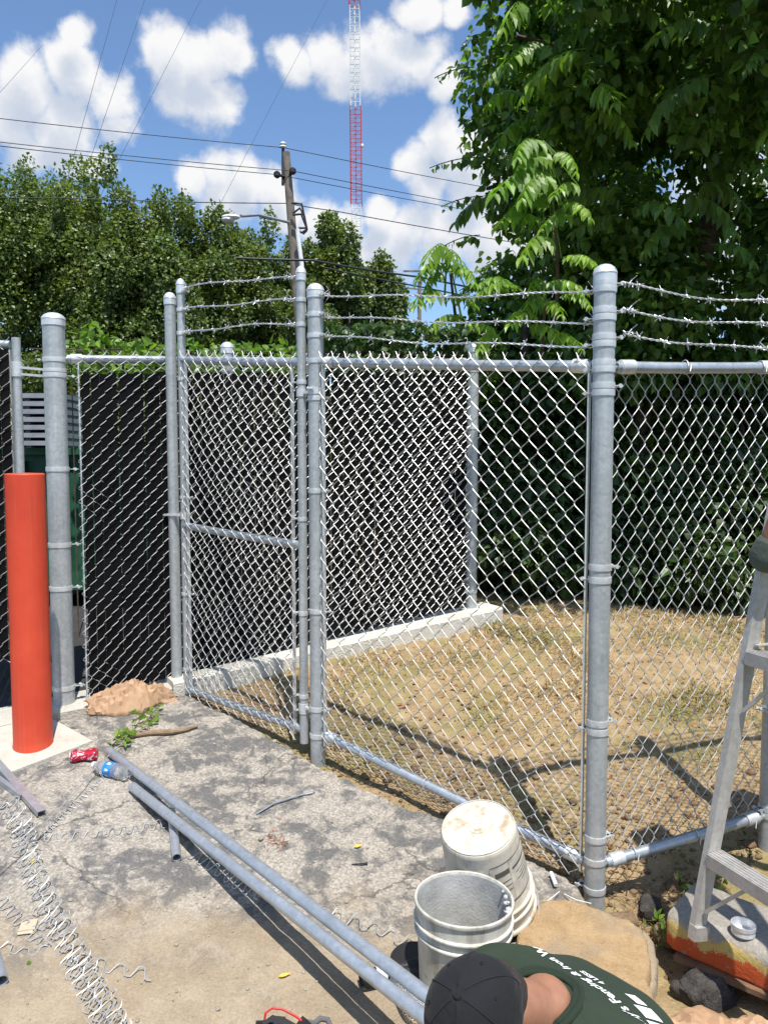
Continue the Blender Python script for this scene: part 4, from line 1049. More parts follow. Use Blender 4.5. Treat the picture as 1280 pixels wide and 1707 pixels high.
for i in range(NS+1):
    s_ = blen*i/NS; e = min(1, (s_+.004)/.05) if s_ < .05 else 1; e = math.sqrt(1-(1-e)**2)*.22+.78
    for (a, h) in sec:
        q = b0+bd*s_+bn*(bwid/2+(a-bwid/2)*e); jz = .004*nz(q.x, q.y+h, 9)+.002*nz(q.x+h, q.y, 40)
        V.append((q.x, q.y+jz, BT-bth+bth/2+(h-bth/2)*e+jz))
for i in range(NS):
    for j in range(n): Fc.append((i*n+j, i*n+(j+1) % n, (i+1)*n+(j+1) % n, (i+1)*n+j))
Fc.append(tuple(range(n))[::-1]); Fc.append(tuple(NS*n+j for j in range(n)))
mb.add(V, Fc)
bt = thing('painted_beam', (bl.x, bl.y, BT-bth), 'concrete beam with peeling orange and yellow paint under the ladder', 'beam')
mb.build('beam', beam_mat(), bt, smooth=40)
mb = MB(); q = b0+bd*.04-bn*.004; mb.bar(Vector((q.x, q.y, BT-bth-.008)), Vector((q.x, q.y, BT-bth-.008))+bd*1.4, .03, .018); mb.build('steel_edge', simple('rusty_edge', (.16, .09, .05), .85, 0, .3, 18), bt)
rc = b0+bd*.10+bn*.06; rock((rc.x-.02, rc.y-.10, BT-bth-.135), (.095, .075, .125), .5, 3, 'foundation_stone', M['dark_rock'], 'dark stained stone propping up the painted beam', 'stone')
rc2 = b0+bd*1.2+bn*.12; rock((rc2.x, rc2.y, BT-bth-.135), (.12, .10, .13), .2, 8, 'foundation_stone', M['dark_rock'], 'dark stone under the far right end of the painted beam', 'stone')
for i, (px, py, s_) in enumerate(((1040,1500,.05), (1085,1478,.06), (1130,1448,.055), (1165,1470,.04), (1110,1520,.05), (1200,1440,.05))):
    p = G(px, py); rock((p.x, p.y, p.z-.09), (s_, s_*.7, s_*.6), i*1.3, 20+i, 'rubble_stone', M['dark_rock'] if i % 2 else M['brown_stone'],
        ['dark rubble stone right of the corner post foot', 'brown rubble stone between the corner post and the beam', 'dark rubble stone below the right bottom rail', 'brown rubble stone at the far corner of the beam', 'dark rubble stone touching the end of the beam', 'brown rubble stone behind the ladder leg'][i], 'stone', nu=18, nv_=12)
# small weeds by the beam
def weed(px, py, n, sz, label, m='leaf_bright', h=.08):
    c = G(px, py); c.z -= .05; th = thing('weed', c, label, 'weed'); mb = MB()
    C = np.array(c)+rng.normal(0, 1, (n, 3))*np.array((sz, sz, 0)); C[:, 2] = c.z+rng.random(n)*h
    D = rng.normal(0, .7, (n, 3)); D[:, 2] += .4; Nn = rng.normal(0, .5, (n, 3)); Nn[:, 2] += .8
    add_leaves(mb, C, D, Nn, rng.uniform(.018, .045, n), rng.uniform(.010, .02, n), kind='lance'); mb.build('foliage', M[m], th, kind='stuff')
    mb = MB()
    for i in range(6): mb.tube([c+Vector((0,0,-.02)), c+Vector((random.gauss(0, sz*.6), random.gauss(0, sz*.6), h))], .0015, 4)
    mb.build('stems', M['stick'], th, kind='stuff')
weed(1100, 1545, 26, .022, 'small green weed at the left end of the painted beam')
weed(1190, 1478, 24, .03, 'green weed behind the ladder leg')
weed(1245, 1420, 30, .04, 'dry weed at the foot of the right fence post', 'leaf_shrub')
weed(1135, 1475, 24, .03, 'dark weed in the shade below the right bottom rail', 'leaf_shrub')
mb = MB()
for i in range(420):
    p = G(random.uniform(1010, 1200), random.uniform(1440, 1560)); p.z = lawn_z(p.x, p.y)+random.uniform(.0, .03)
    d = Vector((random.gauss(0, 1), random.gauss(0, 1), random.gauss(0, .25))).normalized(); mb.tube([p, p+d*random.uniform(.02, .07)], .0011, 3, False)
o = mb.build('dry_roots', M['stick'], None, 60, 'stuff'); tag(o, 'tangle of dry roots and straw in the hole by the corner post', 'roots')
# round metal pipe cap lying on the beam
c = on_z(1238, 1556, BT+.003)
th = thing('post_cap_ring', c, 'loose round galvanised post cap lying on the painted beam', 'post cap')
mb = MB(); mb.lathe([(.001, .004), (.030, .004), (.034, .008), (.036, .034), (.0385, .034), (.0385, .022), (.0355, .018), (.0375, .004), (.035, 0), (.001, 0)], c, (0, 0, 1), 40); mb.build('cap', M['cap'], th)
# kraft paper at the lower right
kp = G(1260, 1800); tb2 = paper_bag((kp.x, kp.y+.05, gz(kp.x, kp.y)), .60, .12, .075, -.1, 7.0, 'brown paper sack at the lower right edge of the frame')

# ---------------------------------------------------------------- stepladder
def ladder():
    sdv = Vector((.37, -.93, 0)); lean = Vector((.93, .37, 0))
    f0 = on_z(1163, 1560, BT+.004); f1 = f0+sdv*.50; f1.z = BT+.004
    th = thing('stepladder', f0, 'worn aluminium stepladder standing on the painted beam at the right edge', 'ladder')
    H = 1.75; lv = .172; tap = .03
    def fp(f, h, sg): return Vector((f.x, f.y, f.z))+lean*(lv*h)+sdv*(sg*tap*h)+Vector((0,0,h))
    def rear(f, h, sg): return Vector((f.x, f.y, f.z))+lean*(.92-(.92-lv*H)*h/H)+sdv*(sg*tap*h)+Vector((0,0,h))
    for f, sg in ((f0, 1), (f1, -1)):
        for fn, wd in ((fp, .050), (rear, .030)):
            mb = MB(); a, b_ = fn(f, .0, sg), fn(f, H, sg); d = (b_-a).normalized(); wv_ = lean-d*lean.dot(d); wv_.normalize(); tv = d.cross(wv_)
            mb.bar(a, b_, .003, wd, wv_.cross(d) if False else tv)      # web
            m3 = Matrix((tv, wv_, d)).transposed()
            mb = MB(); mb.box((a+b_)/2, (.0035, wd, (b_-a).length), m3)
            for s2 in (-1, 1): mb.box((a+b_)/2+wv_*s2*(wd/2-.0018)+tv*(.0105*sg), (.022, .0036, (b_-a).length), m3)
            mb.build('front_rail' if fn is fp else 'rear_rail', M['alu'], th, smooth=0)
            mb = MB(); mb.box(a+d*.012, (.030, wd+.006, .045), m3); mb.build('foot', M['black_rubber'] if fn is rear else M['alu'], th, smooth=0)
    for k in range(3):
        h = .275+k*.655; a, b_ = fp(f0, h, 1), fp(f1, h, -1); d = (b_-a).normalized()
        mb = MB(); m3 = Matrix((d, lean, d.cross(lean))).transposed(); c = (a+b_)/2; L = (b_-a).length-.006
        mb.box(c+lean*.0, (L, .066, .004), m3)
        for s2 in (-1, 1): mb.box(c+lean*s2*.0315+Vector((0,0,-.020)), (L, .0035, .042), m3)
        for q in range(5): mb.box(c+lean*(-.026+.013*q)+Vector((0,0,.003)), (L, .004, .003), m3)
        mb.build('step', M['alu'], th, smooth=0)
        if True:
            for f, sg in ((f0, 1), (f1, -1)):
                mb = MB(); mb.bar(fp(f, h-.19, sg)+sdv*sg*.012-lean*.0, c.lerp(a if sg > 0 else b_, .35)+Vector((0,0,-.03)), .012, .012); mb.build('brace', M['alu'], th, smooth=0)
    for h in (.45, 1.05):
        mb = MB(); mb.bar(rear(f0, h, 1), rear(f1, h, -1), .026, .012); mb.build('rear_bar', M['alu'], th, smooth=0)
    for f, sg in ((f0, 1), (f1, -1)):
        mb = MB(); mb.bar(fp(f, .95, sg)+sdv*sg*.014, rear(f, .95, sg)+sdv*sg*.014, .018, .004); mb.build('spreader', M['alu'], th, smooth=0)
    mb = MB(); c = (fp(f0, H, 1)+rear(f1, H, -1))/2; mb.box(c+Vector((0,0,.012)), ((fp(f0, H, 1)-fp(f1, H, -1)).length+.05, .16, .05), Matrix((sdv, lean, Vector((0,0,1)))).transposed()); mb.build('top_cap', M['alu'], th, smooth=0)
ladder()

# ---------------------------------------------------------------- people
def organic(name, caps, vox, m, parent, it=6, sm=.5, kind=None, hull=None):
    """one continuous surface grown from tapered limbs and ellipsoids"""
    mb = MB()
    for c in caps:
        if c[0] == 'e': mb.ell(c[1], c[2], c[3] if len(c) > 3 else None, 24, 16)
        else:
            a, b_, ra, rb = c; a, b_ = Vector(a), Vector(b_); d = (b_-a); L = d.length
            prof = [(1e-4, -ra)]+[(ra*math.cos(t), ra*math.sin(t)) for t in np.linspace(-1.3, 0, 6)]+[(rb*math.cos(t), L+rb*math.sin(t)) for t in np.linspace(0, 1.3, 6)]+[(1e-4, L+rb)]
            mb.lathe(prof, a, d, 20)
    if hull:
        import bmesh
        bm = bmesh.new()
        for c_, r_h in hull:
            for a in range(14):
                for b_ in range(9):
                    th_ = math.pi*b_/8; ph = 2*math.pi*a/14; bm.verts.new(Vector(c_)+Vector((math.sin(th_)*math.cos(ph), math.sin(th_)*math.sin(ph), math.cos(th_)))*r_h)
        res = bmesh.ops.convex_hull(bm, input=bm.verts[:]); dead = [g_ for g_ in res['geom_interior'] if isinstance(g_, bmesh.types.BMVert)]
        bmesh.ops.delete(bm, geom=dead, context='VERTS'); bm.verts.index_update(); bmesh.ops.recalc_face_normals(bm, faces=bm.faces[:])
        mb.add([tuple(v.co) for v in bm.verts], [tuple(v.index for v in f.verts) for f in bm.faces]); bm.free()
    me = mb.mesh('t', None, 0); ob = bpy.data.objects.new('t', me); COL.objects.link(ob)
    r_ = ob.modifiers.new('r', 'REMESH'); r_.mode = 'VOXEL'; r_.voxel_size = vox
    s_ = ob.modifiers.new('s', 'SMOOTH'); s_.iterations = it; s_.factor = sm
    dg_ = bpy.context.evaluated_depsgraph_get(); dg_.update(); em = bpy.data.meshes.new_from_object(ob.evaluated_get(dg_)); bpy.data.objects.remove(ob)
    off = LOC[parent.name]; em.transform(Matrix.Translation(-off)); em.materials.clear(); em.materials.append(m); em.name = name
    em.polygons.foreach_set('use_smooth', [True]*len(em.polygons))
    o = bpy.data.objects.new(name, em); COL.objects.link(o); o.parent = parent; LOC[o.name] = off
    if kind: o['kind'] = kind
    return o
def fold_mat(name, c, rough=.85, fs=14, fst=.5):
    m, t, b = mat(name, rough, 0, .2); b.inputs['Sheen Weight'].default_value = .04
    n = t.noise(t.pos, 3, 4, .5).outputs[0]; t.put(b.inputs['Base Color'], t.ramp(n, [(.3, tuple(x*.85 for x in c)), (.7, tuple(x*1.15 for x in c))]))
    mp = t.new('ShaderNodeMapping', {'Vector': t.pos, 'Rotation': (.4, .3, .8), 'Scale': (1, .28, 1)}).outputs[0]
    h = t.math('MULTIPLY_ADD', t.noise(t.pos, 420, 2, .5).outputs[0], .04, t.noise(mp, fs, 3, .5, .6).outputs[0]); bump(t, b, h, fst, .03); return m
def skin_mat():
    m, t, b = mat('sunburnt_skin', .5, 0, .4); n = t.noise(t.pos, 22, 5, .6).outputs[0]
    t.put(b.inputs['Base Color'], t.ramp(n, [(.3, (.27, .125, .075)), (.7, (.37, .185, .115))])); b.inputs['Subsurface Weight'].default_value = .08
    bump(t, b, t.noise(t.pos, 240, 3, .6).outputs[0], .12, .003); return m
M['skin'] = skin_mat(); M['shirt'] = fold_mat('dark_green_tee', (.030, .045, .028), .9); M['collar'] = fold_mat('green_rib', (.022, .034, .021), .9, 60, .3)
M['capcloth'] = fold_mat('black_cap_cloth', (.015, .015, .017), .9, 14, .55); M['jeans'] = fold_mat('dark_trousers', (.03, .035, .045), .9)
M['hair'] = simple('short_dark_hair', (.035, .028, .024), .8, 0, .4, 160, .8, 300); M['boot'] = simple('brown_boot', (.10, .06, .035), .7)
M['shirt2'] = fold_mat('grey_green_tee', (.075, .088, .072), .9)
def hand(caps, w_, d, s, u, sc=1.0):
    """palm and five bent fingers; w_ wrist, d pointing, s thumb side, u back of hand"""
    d, s, u = d.normalized(), s.normalized(), u.normalized()
    caps.append((w_, w_+d*.085*sc, .026*sc, .030*sc)); caps.append((w_+s*.018*sc+d*.03*sc, w_+d*.088*sc+s*.026*sc, .017*sc, .013*sc)); caps.append((w_-s*.018*sc+d*.03*sc, w_+d*.08*sc-s*.028*sc, .017*sc, .012*sc))
    for k, L in enumerate((.070, .078, .072, .056)):
        b0_ = w_+d*.088*sc+s*(.027-.018*k)*sc; b1 = b0_+(d*.75-u*.45).normalized()*L*.45*sc; b2 = b1+(d*.2-u*.95).normalized()*L*.35*sc; b3 = b2+(-d*.5-u*.7).normalized()*L*.25*sc
        caps += [(b0_, b1, .0095*sc, .0088*sc), (b1, b2, .0088*sc, .008*sc), (b2, b3, .008*sc, .007*sc)]
    t0 = w_+d*.025*sc+s*.026*sc; t1 = t0+(d*.6+s*.7-u*.2).normalized()*.042*sc; t2 = t1+(d*.85-u*.5).normalized()*.032*sc
    caps += [(t0, t1, .012*sc, .0105*sc), (t1, t2, .0105*sc, .008*sc)]

def crouching_person():
    ux, fw, Z = Vector((.66, -.75, 0)).normalized(), Vector((-.75, -.66, 0)).normalized(), Vector((0,0,1))
    C7 = Vector((.372, 1.590, .450)); H = Vector((.176, 1.418, .530))
    th = thing('person', (.55, 1.75, gz(.55, 1.75)), 'crouching person in a black cap and dark green lettered t-shirt, head bowed', 'person')
    uh = Vector((-.36, -.58, .77)).normalized(); fh = (fw*.75-Z*.7); fh = (fh-uh*fh.dot(uh)).normalized(); lh = fh.cross(uh)
    hr = Matrix((lh, fh, uh)).transposed()
    T1 = C7-Z*.085+fw*.02; T6 = C7-fw*.165-Z*.175; LU = C7-fw*.235-Z*.36; HP = C7-fw*.20-Z*.47
    s1, s2 = C7-ux*.165-Z*.050+fw*.020, C7+ux*.178-Z*.060+fw*.045
    e1, e2 = s1-Z*.27+fw*.05-ux*.03, s2-Z*.27+fw*.05+ux*.03
    h1, h2 = e1+fw*.20-Z*.09+ux*.10, e2+fw*.20-Z*.09-ux*.10
    gy = lambda p: gz(p.x, p.y)
    # skin: head, neck, arms, hands in one surface
    nape = C7+fw*.01-Z*.02
    caps = [('e', H-uh*.012, (.076, .096, .105), hr), ('e', H+fh*.035-uh*.075, (.055, .060, .06), hr), (H-uh*.05-fh*.03, nape+fw*.03, .056, .056), (nape+fw*.03+Z*.01, T1, .060, .072)]
    caps += [('e', H+fh*.098-uh*.045, (.011, .020, .020), hr)]
    for sg in (-1, 1): caps.append(('e', H+lh*sg*.077-uh*.045-fh*.005, (.008, .017, .028), hr))
    for s_, e_, h_ in ((s1, e1, h1), (s2, e2, h2)): caps += [(s_, e_, .050, .040), (e_, h_, .040, .027)]
    hand(caps, h1, fw*.8-Z*.5, ux, Z+fw*.4); hand(caps, h2, fw*.8-Z*.5, -ux, Z+fw*.4)
    organic('body', caps, .006, M['skin'], th, 4)
    # short hair under the cap
    hc = [('e', H-uh*.020-fh*.012, (.079, .092, .098), hr), (H-uh*.045-fh*.054, H-uh*.095-fh*.070, .066, .050)]
    organic('hair', hc, .006, M['hair'], th, 3)
    # shirt
    S = []; HL = [(T1-ux*.06-Z*.015, .10), (T1+ux*.06-Z*.015, .10), (s1-fw*.012, .074), (s2-fw*.012, .074), (T6-ux*.075, .126), (T6+ux*.075, .126), (LU-ux*.06, .13), (LU+ux*.06, .13), (HP-ux*.06, .13), (HP+ux*.06, .13)]
    for s_, e_ in ((s1, e1), (s2, e2)): S.append((s_, s_.lerp(e_, .72), .074, .068))
    sh = organic('t_shirt', S, .010, M['shirt'], th, 12, .5, None, HL)
    # wrinkles as relief
    me = sh.data; off = LOC[th.name]
    for v in me.vertices:
        p = v.co+off; a = (p-C7).dot(ux); b_ = (p-C7).dot(fw); v.co += v.normal*(.0075*math.sin(34*b_+24*a+6*noise.noise(p*7))*max(0, noise.noise(p*4.5)+.22)+.004*noise.noise(p*13))
    me.update()
    # collar ring
    mb = MB(); pts = []; nc = C7+fw*.040+Z*.000; axn = (Z*.72+fw*.60).normalized(); x_ = ux; y_ = axn.cross(x_)
    from mathutils.bvhtree import BVHTree
    bv = BVHTree.FromPolygons([v.co+off for v in me.vertices], [tuple(p.vertices) for p in me.polygons])
    for i in range(48):
        a = 2*math.pi*i/48; p = nc+x_*math.cos(a)*.074+y_*math.sin(a)*.070; q = bv.ray_cast(p+axn*.25, -axn, 1.0); pts.append(q[0]+q[1]*.003 if q[0] is not None else p)
    for k, rr in ((0, .0085), (1, .0065)):
        mb.tube([p+axn*(.007*k)-(p-nc).normalized()*(.010*k) for p in pts], rr, 8, closed=True)
    mb.build('collar', M['collar'], sh, smooth=80)
    # trousers and boots
    kn1, kn2 = HP+fw*.30-ux*.15, HP+fw*.30+ux*.15
    for k in (kn1, kn2): k.z = gy(k)+.075
    f1, f2 = HP-fw*.10-ux*.12, HP-fw*.10+ux*.12
    for k in (f1, f2): k.z = gy(k)+.07
    Tt = [('e', HP-Z*.03, (.165, .15, .12)), (HP-ux*.08, kn1, .10, .072), (HP+ux*.08, kn2, .10, .072), (kn1, f1, .068, .050), (kn2, f2, .068, .050)]
    organic('trousers', Tt, .012, M['jeans'], th, 6)
    for k in (f1, f2):
        organic('boot', [(k, k-fw*.03, .052, .050), (k-fw*.02-Z*.01, k-fw*.16-Z*.025, .046, .036)], .010, M['boot'], th, 4)
    # cap: six panels, seams, button, brim, opening at the back
    cb = H+uh*.008; V = []; Fc = []; nu, nv_ = 60, 22
    for i in range(nv_+1):
        t_ = math.pi*.5*1.12*i/nv_
        for j in range(nu):
            a = 2*math.pi*j/nu; seam = abs(math.cos(a*3)); k = 1+.012*seam**6-.004
            w1 = .010*noise.noise(Vector((math.cos(a)*2.6, math.sin(a)*2.6, t_*2.2)))
            p = Vector((math.cos(a)*math.sin(t_)*.0905, math.sin(a)*math.sin(t_)*.1035, math.cos(t_)*.108))*k
            p *= 1+w1*1.6*math.sin(t_); V.append(tuple(cb+hr @ p))
    for i in range(nv_):
        for j in range(nu): Fc.append((i*nu+j, (i+1)*nu+j, (i+1)*nu+(j+1) % nu, i*nu+(j+1) % nu))
    mb = MB(); mb.add(V, Fc); cap_ = mb.build('cap', M['capcloth'], th, smooth=80)
    mb = MB(); mb.lathe([(.009, -.003), (.0095, .001), (.007, .005), (.0005, .0065)], cb+uh*.108, uh, 16); mb.build('button', M['capcloth'], cap_)
    for k in range(6):
        pts = []
        for i in range(2, nv_+1):
            t_ = math.pi*.5*1.12*i/nv_; a = math.pi/3*k; pts.append(cb+hr @ (Vector((math.cos(a)*math.sin(t_)*.0905, math.sin(a)*math.sin(t_)*.1035, math.cos(t_)*.108))*1.010))
        mb = MB(); mb.tube(pts, .0016, 5); mb.build('seam', M['capcloth'], cap_, smooth=80)
    for k in range(6):
        a = math.pi/3*(k+.5); t_ = .75; p = cb+hr @ (Vector((math.cos(a)*math.sin(t_)*.0905, math.sin(a)*math.sin(t_)*.1035, math.cos(t_)*.108))*1.006)
        mb = MB(); mb.lathe([(.0018, -.001), (.0036, -.001), (.0036, .001), (.0018, .001)], p, (p-cb), 10); mb.build('eyelet', M['capcloth'], cap_)
    V = []; Fc = []; na, nr_ = 28, 7                                   # curved brim
    for lay in (0, 1):
        for i in range(na+1):
            a = R(90-62+124*i/na); e0 = Vector((math.cos(a)*.088, math.sin(a)*.100, 0))
            for k in range(nr_+1):
                t_ = k/nr_; ext = .070*math.cos((i/na-.5)*math.pi)**.6 if 0 < i < na else 0
                p = e0+Vector((e0.x*.10*t_, ext*t_, 0)); p.z = -.008-.012*t_-3.6*p.x*p.x+.003*lay; V.append(tuple(cb+hr @ p))
    m_ = (na+1)*(nr_+1)
    for lay in (0, 1):
        for i in range(na):
            for k in range(nr_):
                q = (i*(nr_+1)+k, (i+1)*(nr_+1)+k, (i+1)*(nr_+1)+k+1, i*(nr_+1)+k+1); Fc.append(tuple(x+lay*m_ for x in (q if lay else q[::-1])))
    for i in range(na): a_, b_ = i*(nr_+1)+nr_, (i+1)*(nr_+1)+nr_; Fc.append((a_, b_, b_+m_, a_+m_))
    mb = MB(); mb.add(V, Fc); mb.build('brim', M['capcloth'], cap_, smooth=50)
    # glasses
    lens = simple('smoked_lens', (.03, .035, .04), .08, 0, .1)
    gl = None
    mb = MB()
    for sg in (-1, 1):
        gc_ = H+fh*.094+lh*sg*.034-uh*.020; mb.tube([gc_+lh*.027*math.cos(a)+uh*.020*math.sin(a) for a in np.linspace(0, 6.28, 22)[:-1]], .0024, 6, closed=True)
        mb.tube([gc_+lh*sg*.027, H+lh*sg*.080+fh*.03-uh*.015, H+lh*sg*.080-fh*.02-uh*.02], .0022, 6)
    mb.tube([H+fh*.098-lh*.008-uh*.016, H+fh*.098+lh*.008-uh*.016], .0022, 6)
    gl = mb.build('glasses_frame', M['black_rubber'], th, smooth=60)
    for sg in (-1, 1):
        mb = MB(); gc_ = H+fh*.094+lh*sg*.034-uh*.020; mb.ell(gc_, (.026, .003, .019), hr, 18, 8); mb.build('lens', lens, gl)
    # lettering printed on the upper back
    u_, v_ = -ux, None
    white = simple('white_print', (.78, .79, .78), .7, 0, .05)
    nrm = (-fw*.62+Z*.78).normalized(); v_ = nrm.cross(u_).normalized()
    if v_.dot(fw) < 0: v_ = -v_
    def put_mesh(verts2, faces, name, lift=.0022):
        V = []
        for (a, b_) in verts2:
            o_ = org+u_*a+v_*b_+nrm*.25; hit = bv.ray_cast(o_, -nrm, 1.0)
            V.append(tuple(hit[0]+hit[1]*lift) if hit[0] is not None else tuple(org+u_*a+v_*b_))
        mb = MB(); mb.add(V, faces); return mb.build(name, white, sh, smooth=60)
    org = C7-fw*.128
    def text(s, x, y, size, shear, name):
        cu = bpy.data.curves.new('t', 'FONT'); cu.body = s; cu.size = size; cu.shear = shear; cu.align_x = 'CENTER'; cu.resolution_u = 3; cu.offset = .0008
        to = bpy.data.objects.new('t', cu); COL.objects.link(to); dg_ = bpy.context.evaluated_depsgraph_get(); me_ = bpy.data.meshes.new_from_object(to.evaluated_get(dg_))
        v2 = [(v.co.x+x, v.co.y+y) for v in me_.vertices]; f2_ = [tuple(p.vertices) for p in me_.polygons]; bpy.data.objects.remove(to); bpy.data.meshes.remove(me_)
        put_mesh(v2, f2_, name)['kind'] = 'stuff'
    text("Tony's Fencing & Iron W", -.03, .006, .031, .25, 'lettering')
    text("4 LESS", -.005, -.026, .022, .1, 'lettering')
    grid = lambda x0, x1, y0, y1, sk, n=6: ([(x0+(x1-x0)*i/n+sk*(y0+(y1-y0)*j/3), y0+(y1-y0)*j/3) for j in range(4) for i in range(n+1)], [(j*(n+1)+i, j*(n+1)+i+1, (j+1)*(n+1)+i+1, (j+1)*(n+1)+i) for j in range(3) for i in range(n)])
    for (x0, x1, y0, y1) in ((-.185, -.140, -.070, -.016), (-.133, -.100, -.070, -.022), (-.093, -.060, -.068, -.040)):
        put_mesh(*grid(x0, x1, y0, y1, .35), 'logo_block')
crouching_person()

def standing_person():
    """person beyond the right edge, one bent arm in view behind the ladder rail"""
    el = P(1277, 928, 2.40); sh_ = Vector((1.62, 2.66, 1.33)); hd = P(1294, 868, 2.36); Z = Vector((0,0,1))
    c = Vector((1.86, 2.72, gz(1.86, 2.72)-.02)); th = thing('person', c, 'person at the right edge behind the ladder, bent arm in a grey-green sleeve', 'person')
    g0 = c.z; sh2 = Vector((2.02, 2.86, 1.32)); ne = Vector((1.82, 2.76, 1.42)); H = Vector((1.80, 2.74, 1.58)); hip = Vector((1.85, 2.78, .86)); el2 = sh2+Vector((.06, -.1, -.28)); wr2 = el2+Vector((-.12, -.2, -.02))
    caps = [('e', H, (.078, .095, .112)), ('e', H+Vector((-.02, -.06, -.05)), (.05, .05, .06)), ('e', H+Vector((-.03, -.10, -.01)), (.012, .016, .02)), ('e', H+Vector((.078, 0, -.01)), (.01, .018, .03)), ('e', H+Vector((-.078, 0, -.01)), (.01, .018, .03)), (H-Z*.06, ne, .058, .062), (sh_, el, .048, .038), (el, hd, .036, .027), (sh2, el2, .050, .042), (el2, wr2, .040, .028)]
    hand(caps, hd, Vector((.25, -.2, .95)), Vector((.6, -.8, 0)), Vector((-.8, .3, .3)).normalized()); hand(caps, wr2, Vector((-.5, -.8, 0)), Vector((-.6, .4, .3)), Z)
    organic('body', caps, .007, M['skin'], th, 4)
    organic('hair', [('e', H+Vector((.01, .015, .02)), (.083, .096, .105))], .008, M['hair'], th, 3)
    organic('t_shirt', [(sh_, sh2, .082, .082), (sh_.lerp(sh2, .3), hip+Vector((-.07, 0, .08)), .125, .12), (sh_.lerp(sh2, .7), hip+Vector((.07, 0, .08)), .125, .12), (sh_, el, .068, .054), (el, el.lerp(hd, .30), .052, .046), (sh2, sh2.lerp(el2, .7), .070, .066)], .011, M['shirt2'], th, 6)
    f1, f2 = Vector((1.76, 2.74, g0+.08)), Vector((1.96, 2.80, g0+.08))
    organic('trousers', [('e', hip, (.165, .13, .13)), (hip+Vector((-.08, 0, -.02)), f1.lerp(hip, .48)+Vector((-.02, -.04, 0)), .095, .066), (f1.lerp(hip, .48)+Vector((-.02, -.04, 0)), f1, .064, .050), (hip+Vector((.08, 0, -.02)), f2.lerp(hip, .48)+Vector((.02, -.04, 0)), .095, .066), (f2.lerp(hip, .48)+Vector((.02, -.04, 0)), f2, .064, .050)], .012, M['jeans'], th, 6)
    for f in (f1, f2): organic('boot', [(f-Z*.02, f+Vector((-.02, -.15, -.045)), .052, .038)], .010, M['boot'], th, 4)
standing_person()

# ---------------------------------------------------------------- behind the slats
dp = Vector((-2.0, 5.75, gz(-2, 5.75)))
dm = thing('dumpster', dp, 'green metal dumpster behind the black slatted fence', 'dumpster')
zt_ = 1.64; mb = MB(); mb.box((dp.x, dp.y+.3, (dp.z+.12+zt_)/2), (1.5, 1.0, zt_-dp.z-.12)); mb.build('body', M['green_metal'], dm, smooth=0)
mb = MB(); mb.box((dp.x, dp.y+.3, zt_+.02), (1.6, 1.1, .05)); mb.build('rim', M['green_metal'], dm, smooth=0)
for k in range(5): mb = MB(); mb.box((dp.x-.6+.3*k, dp.y-.225, (dp.z+.2+zt_)/2), (.06, .05, zt_-dp.z-.3)); mb.build('rib', M['green_metal'], dm, smooth=0)
for k in (-.5, .5): mb = MB(); mb.box((dp.x+k, dp.y+.3, dp.z+.06), (.1, .9, .12)); mb.build('skid', M['green_metal'], dm, smooth=0)
cr = Vector((-2.40, 5.50, zt_+.045)); th = thing('slatted_crate', cr, 'stack of pale grey slatted plastic pallets on the dumpster rim', 'pallets')
for k in range(7): mb = MB(); mb.box((cr.x, cr.y+.15, cr.z+.03+.055*k), (.30, .5, .032)); mb.build('slat', M['grey_plastic'], th, smooth=0)
for a in (-.11, .02, .11): mb = MB(); mb.box((cr.x+a, cr.y+.17, cr.z+.19), (.03, .42, .38)); mb.build('upright', M['grey_plastic'], th, smooth=0)
lz = gz(-.2, 6.1); th = thing('added_boards', (-.25, 6.0, lz), 'added pale boards standing in for the bright wall behind the black slats', 'lumber')  # boards added to give the bright wall's pale strips between slats
for k in range(6):
    for j in range(2): mb = MB(); mb.box((-.35+.02*(k % 3), 6.0+.2*j, lz+.05+.085*k), (1.5+.05*(k % 2), .17, .07), Matrix.Rotation(.5+.02*k, 3, 'Z')); mb.build('plank', M['lumber'], th, smooth=0)

# ---------------------------------------------------------------- vegetation
def crown(mb, blobs, n, L, W, hang=.5, kind='heart', shell=.55, up=.35, seed=0):
    """leaves scattered through a set of ellipsoidal clumps, thicker near each clump's skin"""
    r_ = np.random.default_rng(seed); vol = np.array([b[1][0]*b[1][1]+b[1][1]*b[1][2]+b[1][0]*b[1][2] for b in blobs]); pr = vol/vol.sum()
    idx = r_.choice(len(blobs), n, p=pr); d = r_.normal(0, 1, (n, 3)); d /= np.linalg.norm(d, axis=1, keepdims=True)
    rad = (shell+(1-shell)*r_.random(n)**.5)[:, None]*(1+.10*r_.normal(0, 1, (n, 1)))
    C = np.array([b[0] for b in blobs])[idx]+d*np.array([b[1] for b in blobs])[idx]*rad
    D = d*.55+r_.normal(0, .5, (n, 3)); D[:, 2] -= hang; N_ = d*.8+r_.normal(0, .45, (n, 3)); N_[:, 2] += up
    k = r_.uniform(.65, 1.25, n); return add_leaves(mb, C, D, N_, L*k, W*k, kind=kind)
def sub_blobs(c, rx, ry, rz, n, f, seed, flat=1.0):
    r_ = random.Random(seed); out = []
    for i in range(n):
        a = r_.uniform(0, 6.28); z = r_.uniform(-1, 1); q = math.sqrt(1-z*z); k = r_.uniform(.55, .95); s_ = f*r_.uniform(.7, 1.3)
        out.append(((c[0]+rx*k*q*math.cos(a), c[1]+ry*k*q*math.sin(a), c[2]+rz*k*z), (s_, s_, s_*flat)))
    return out
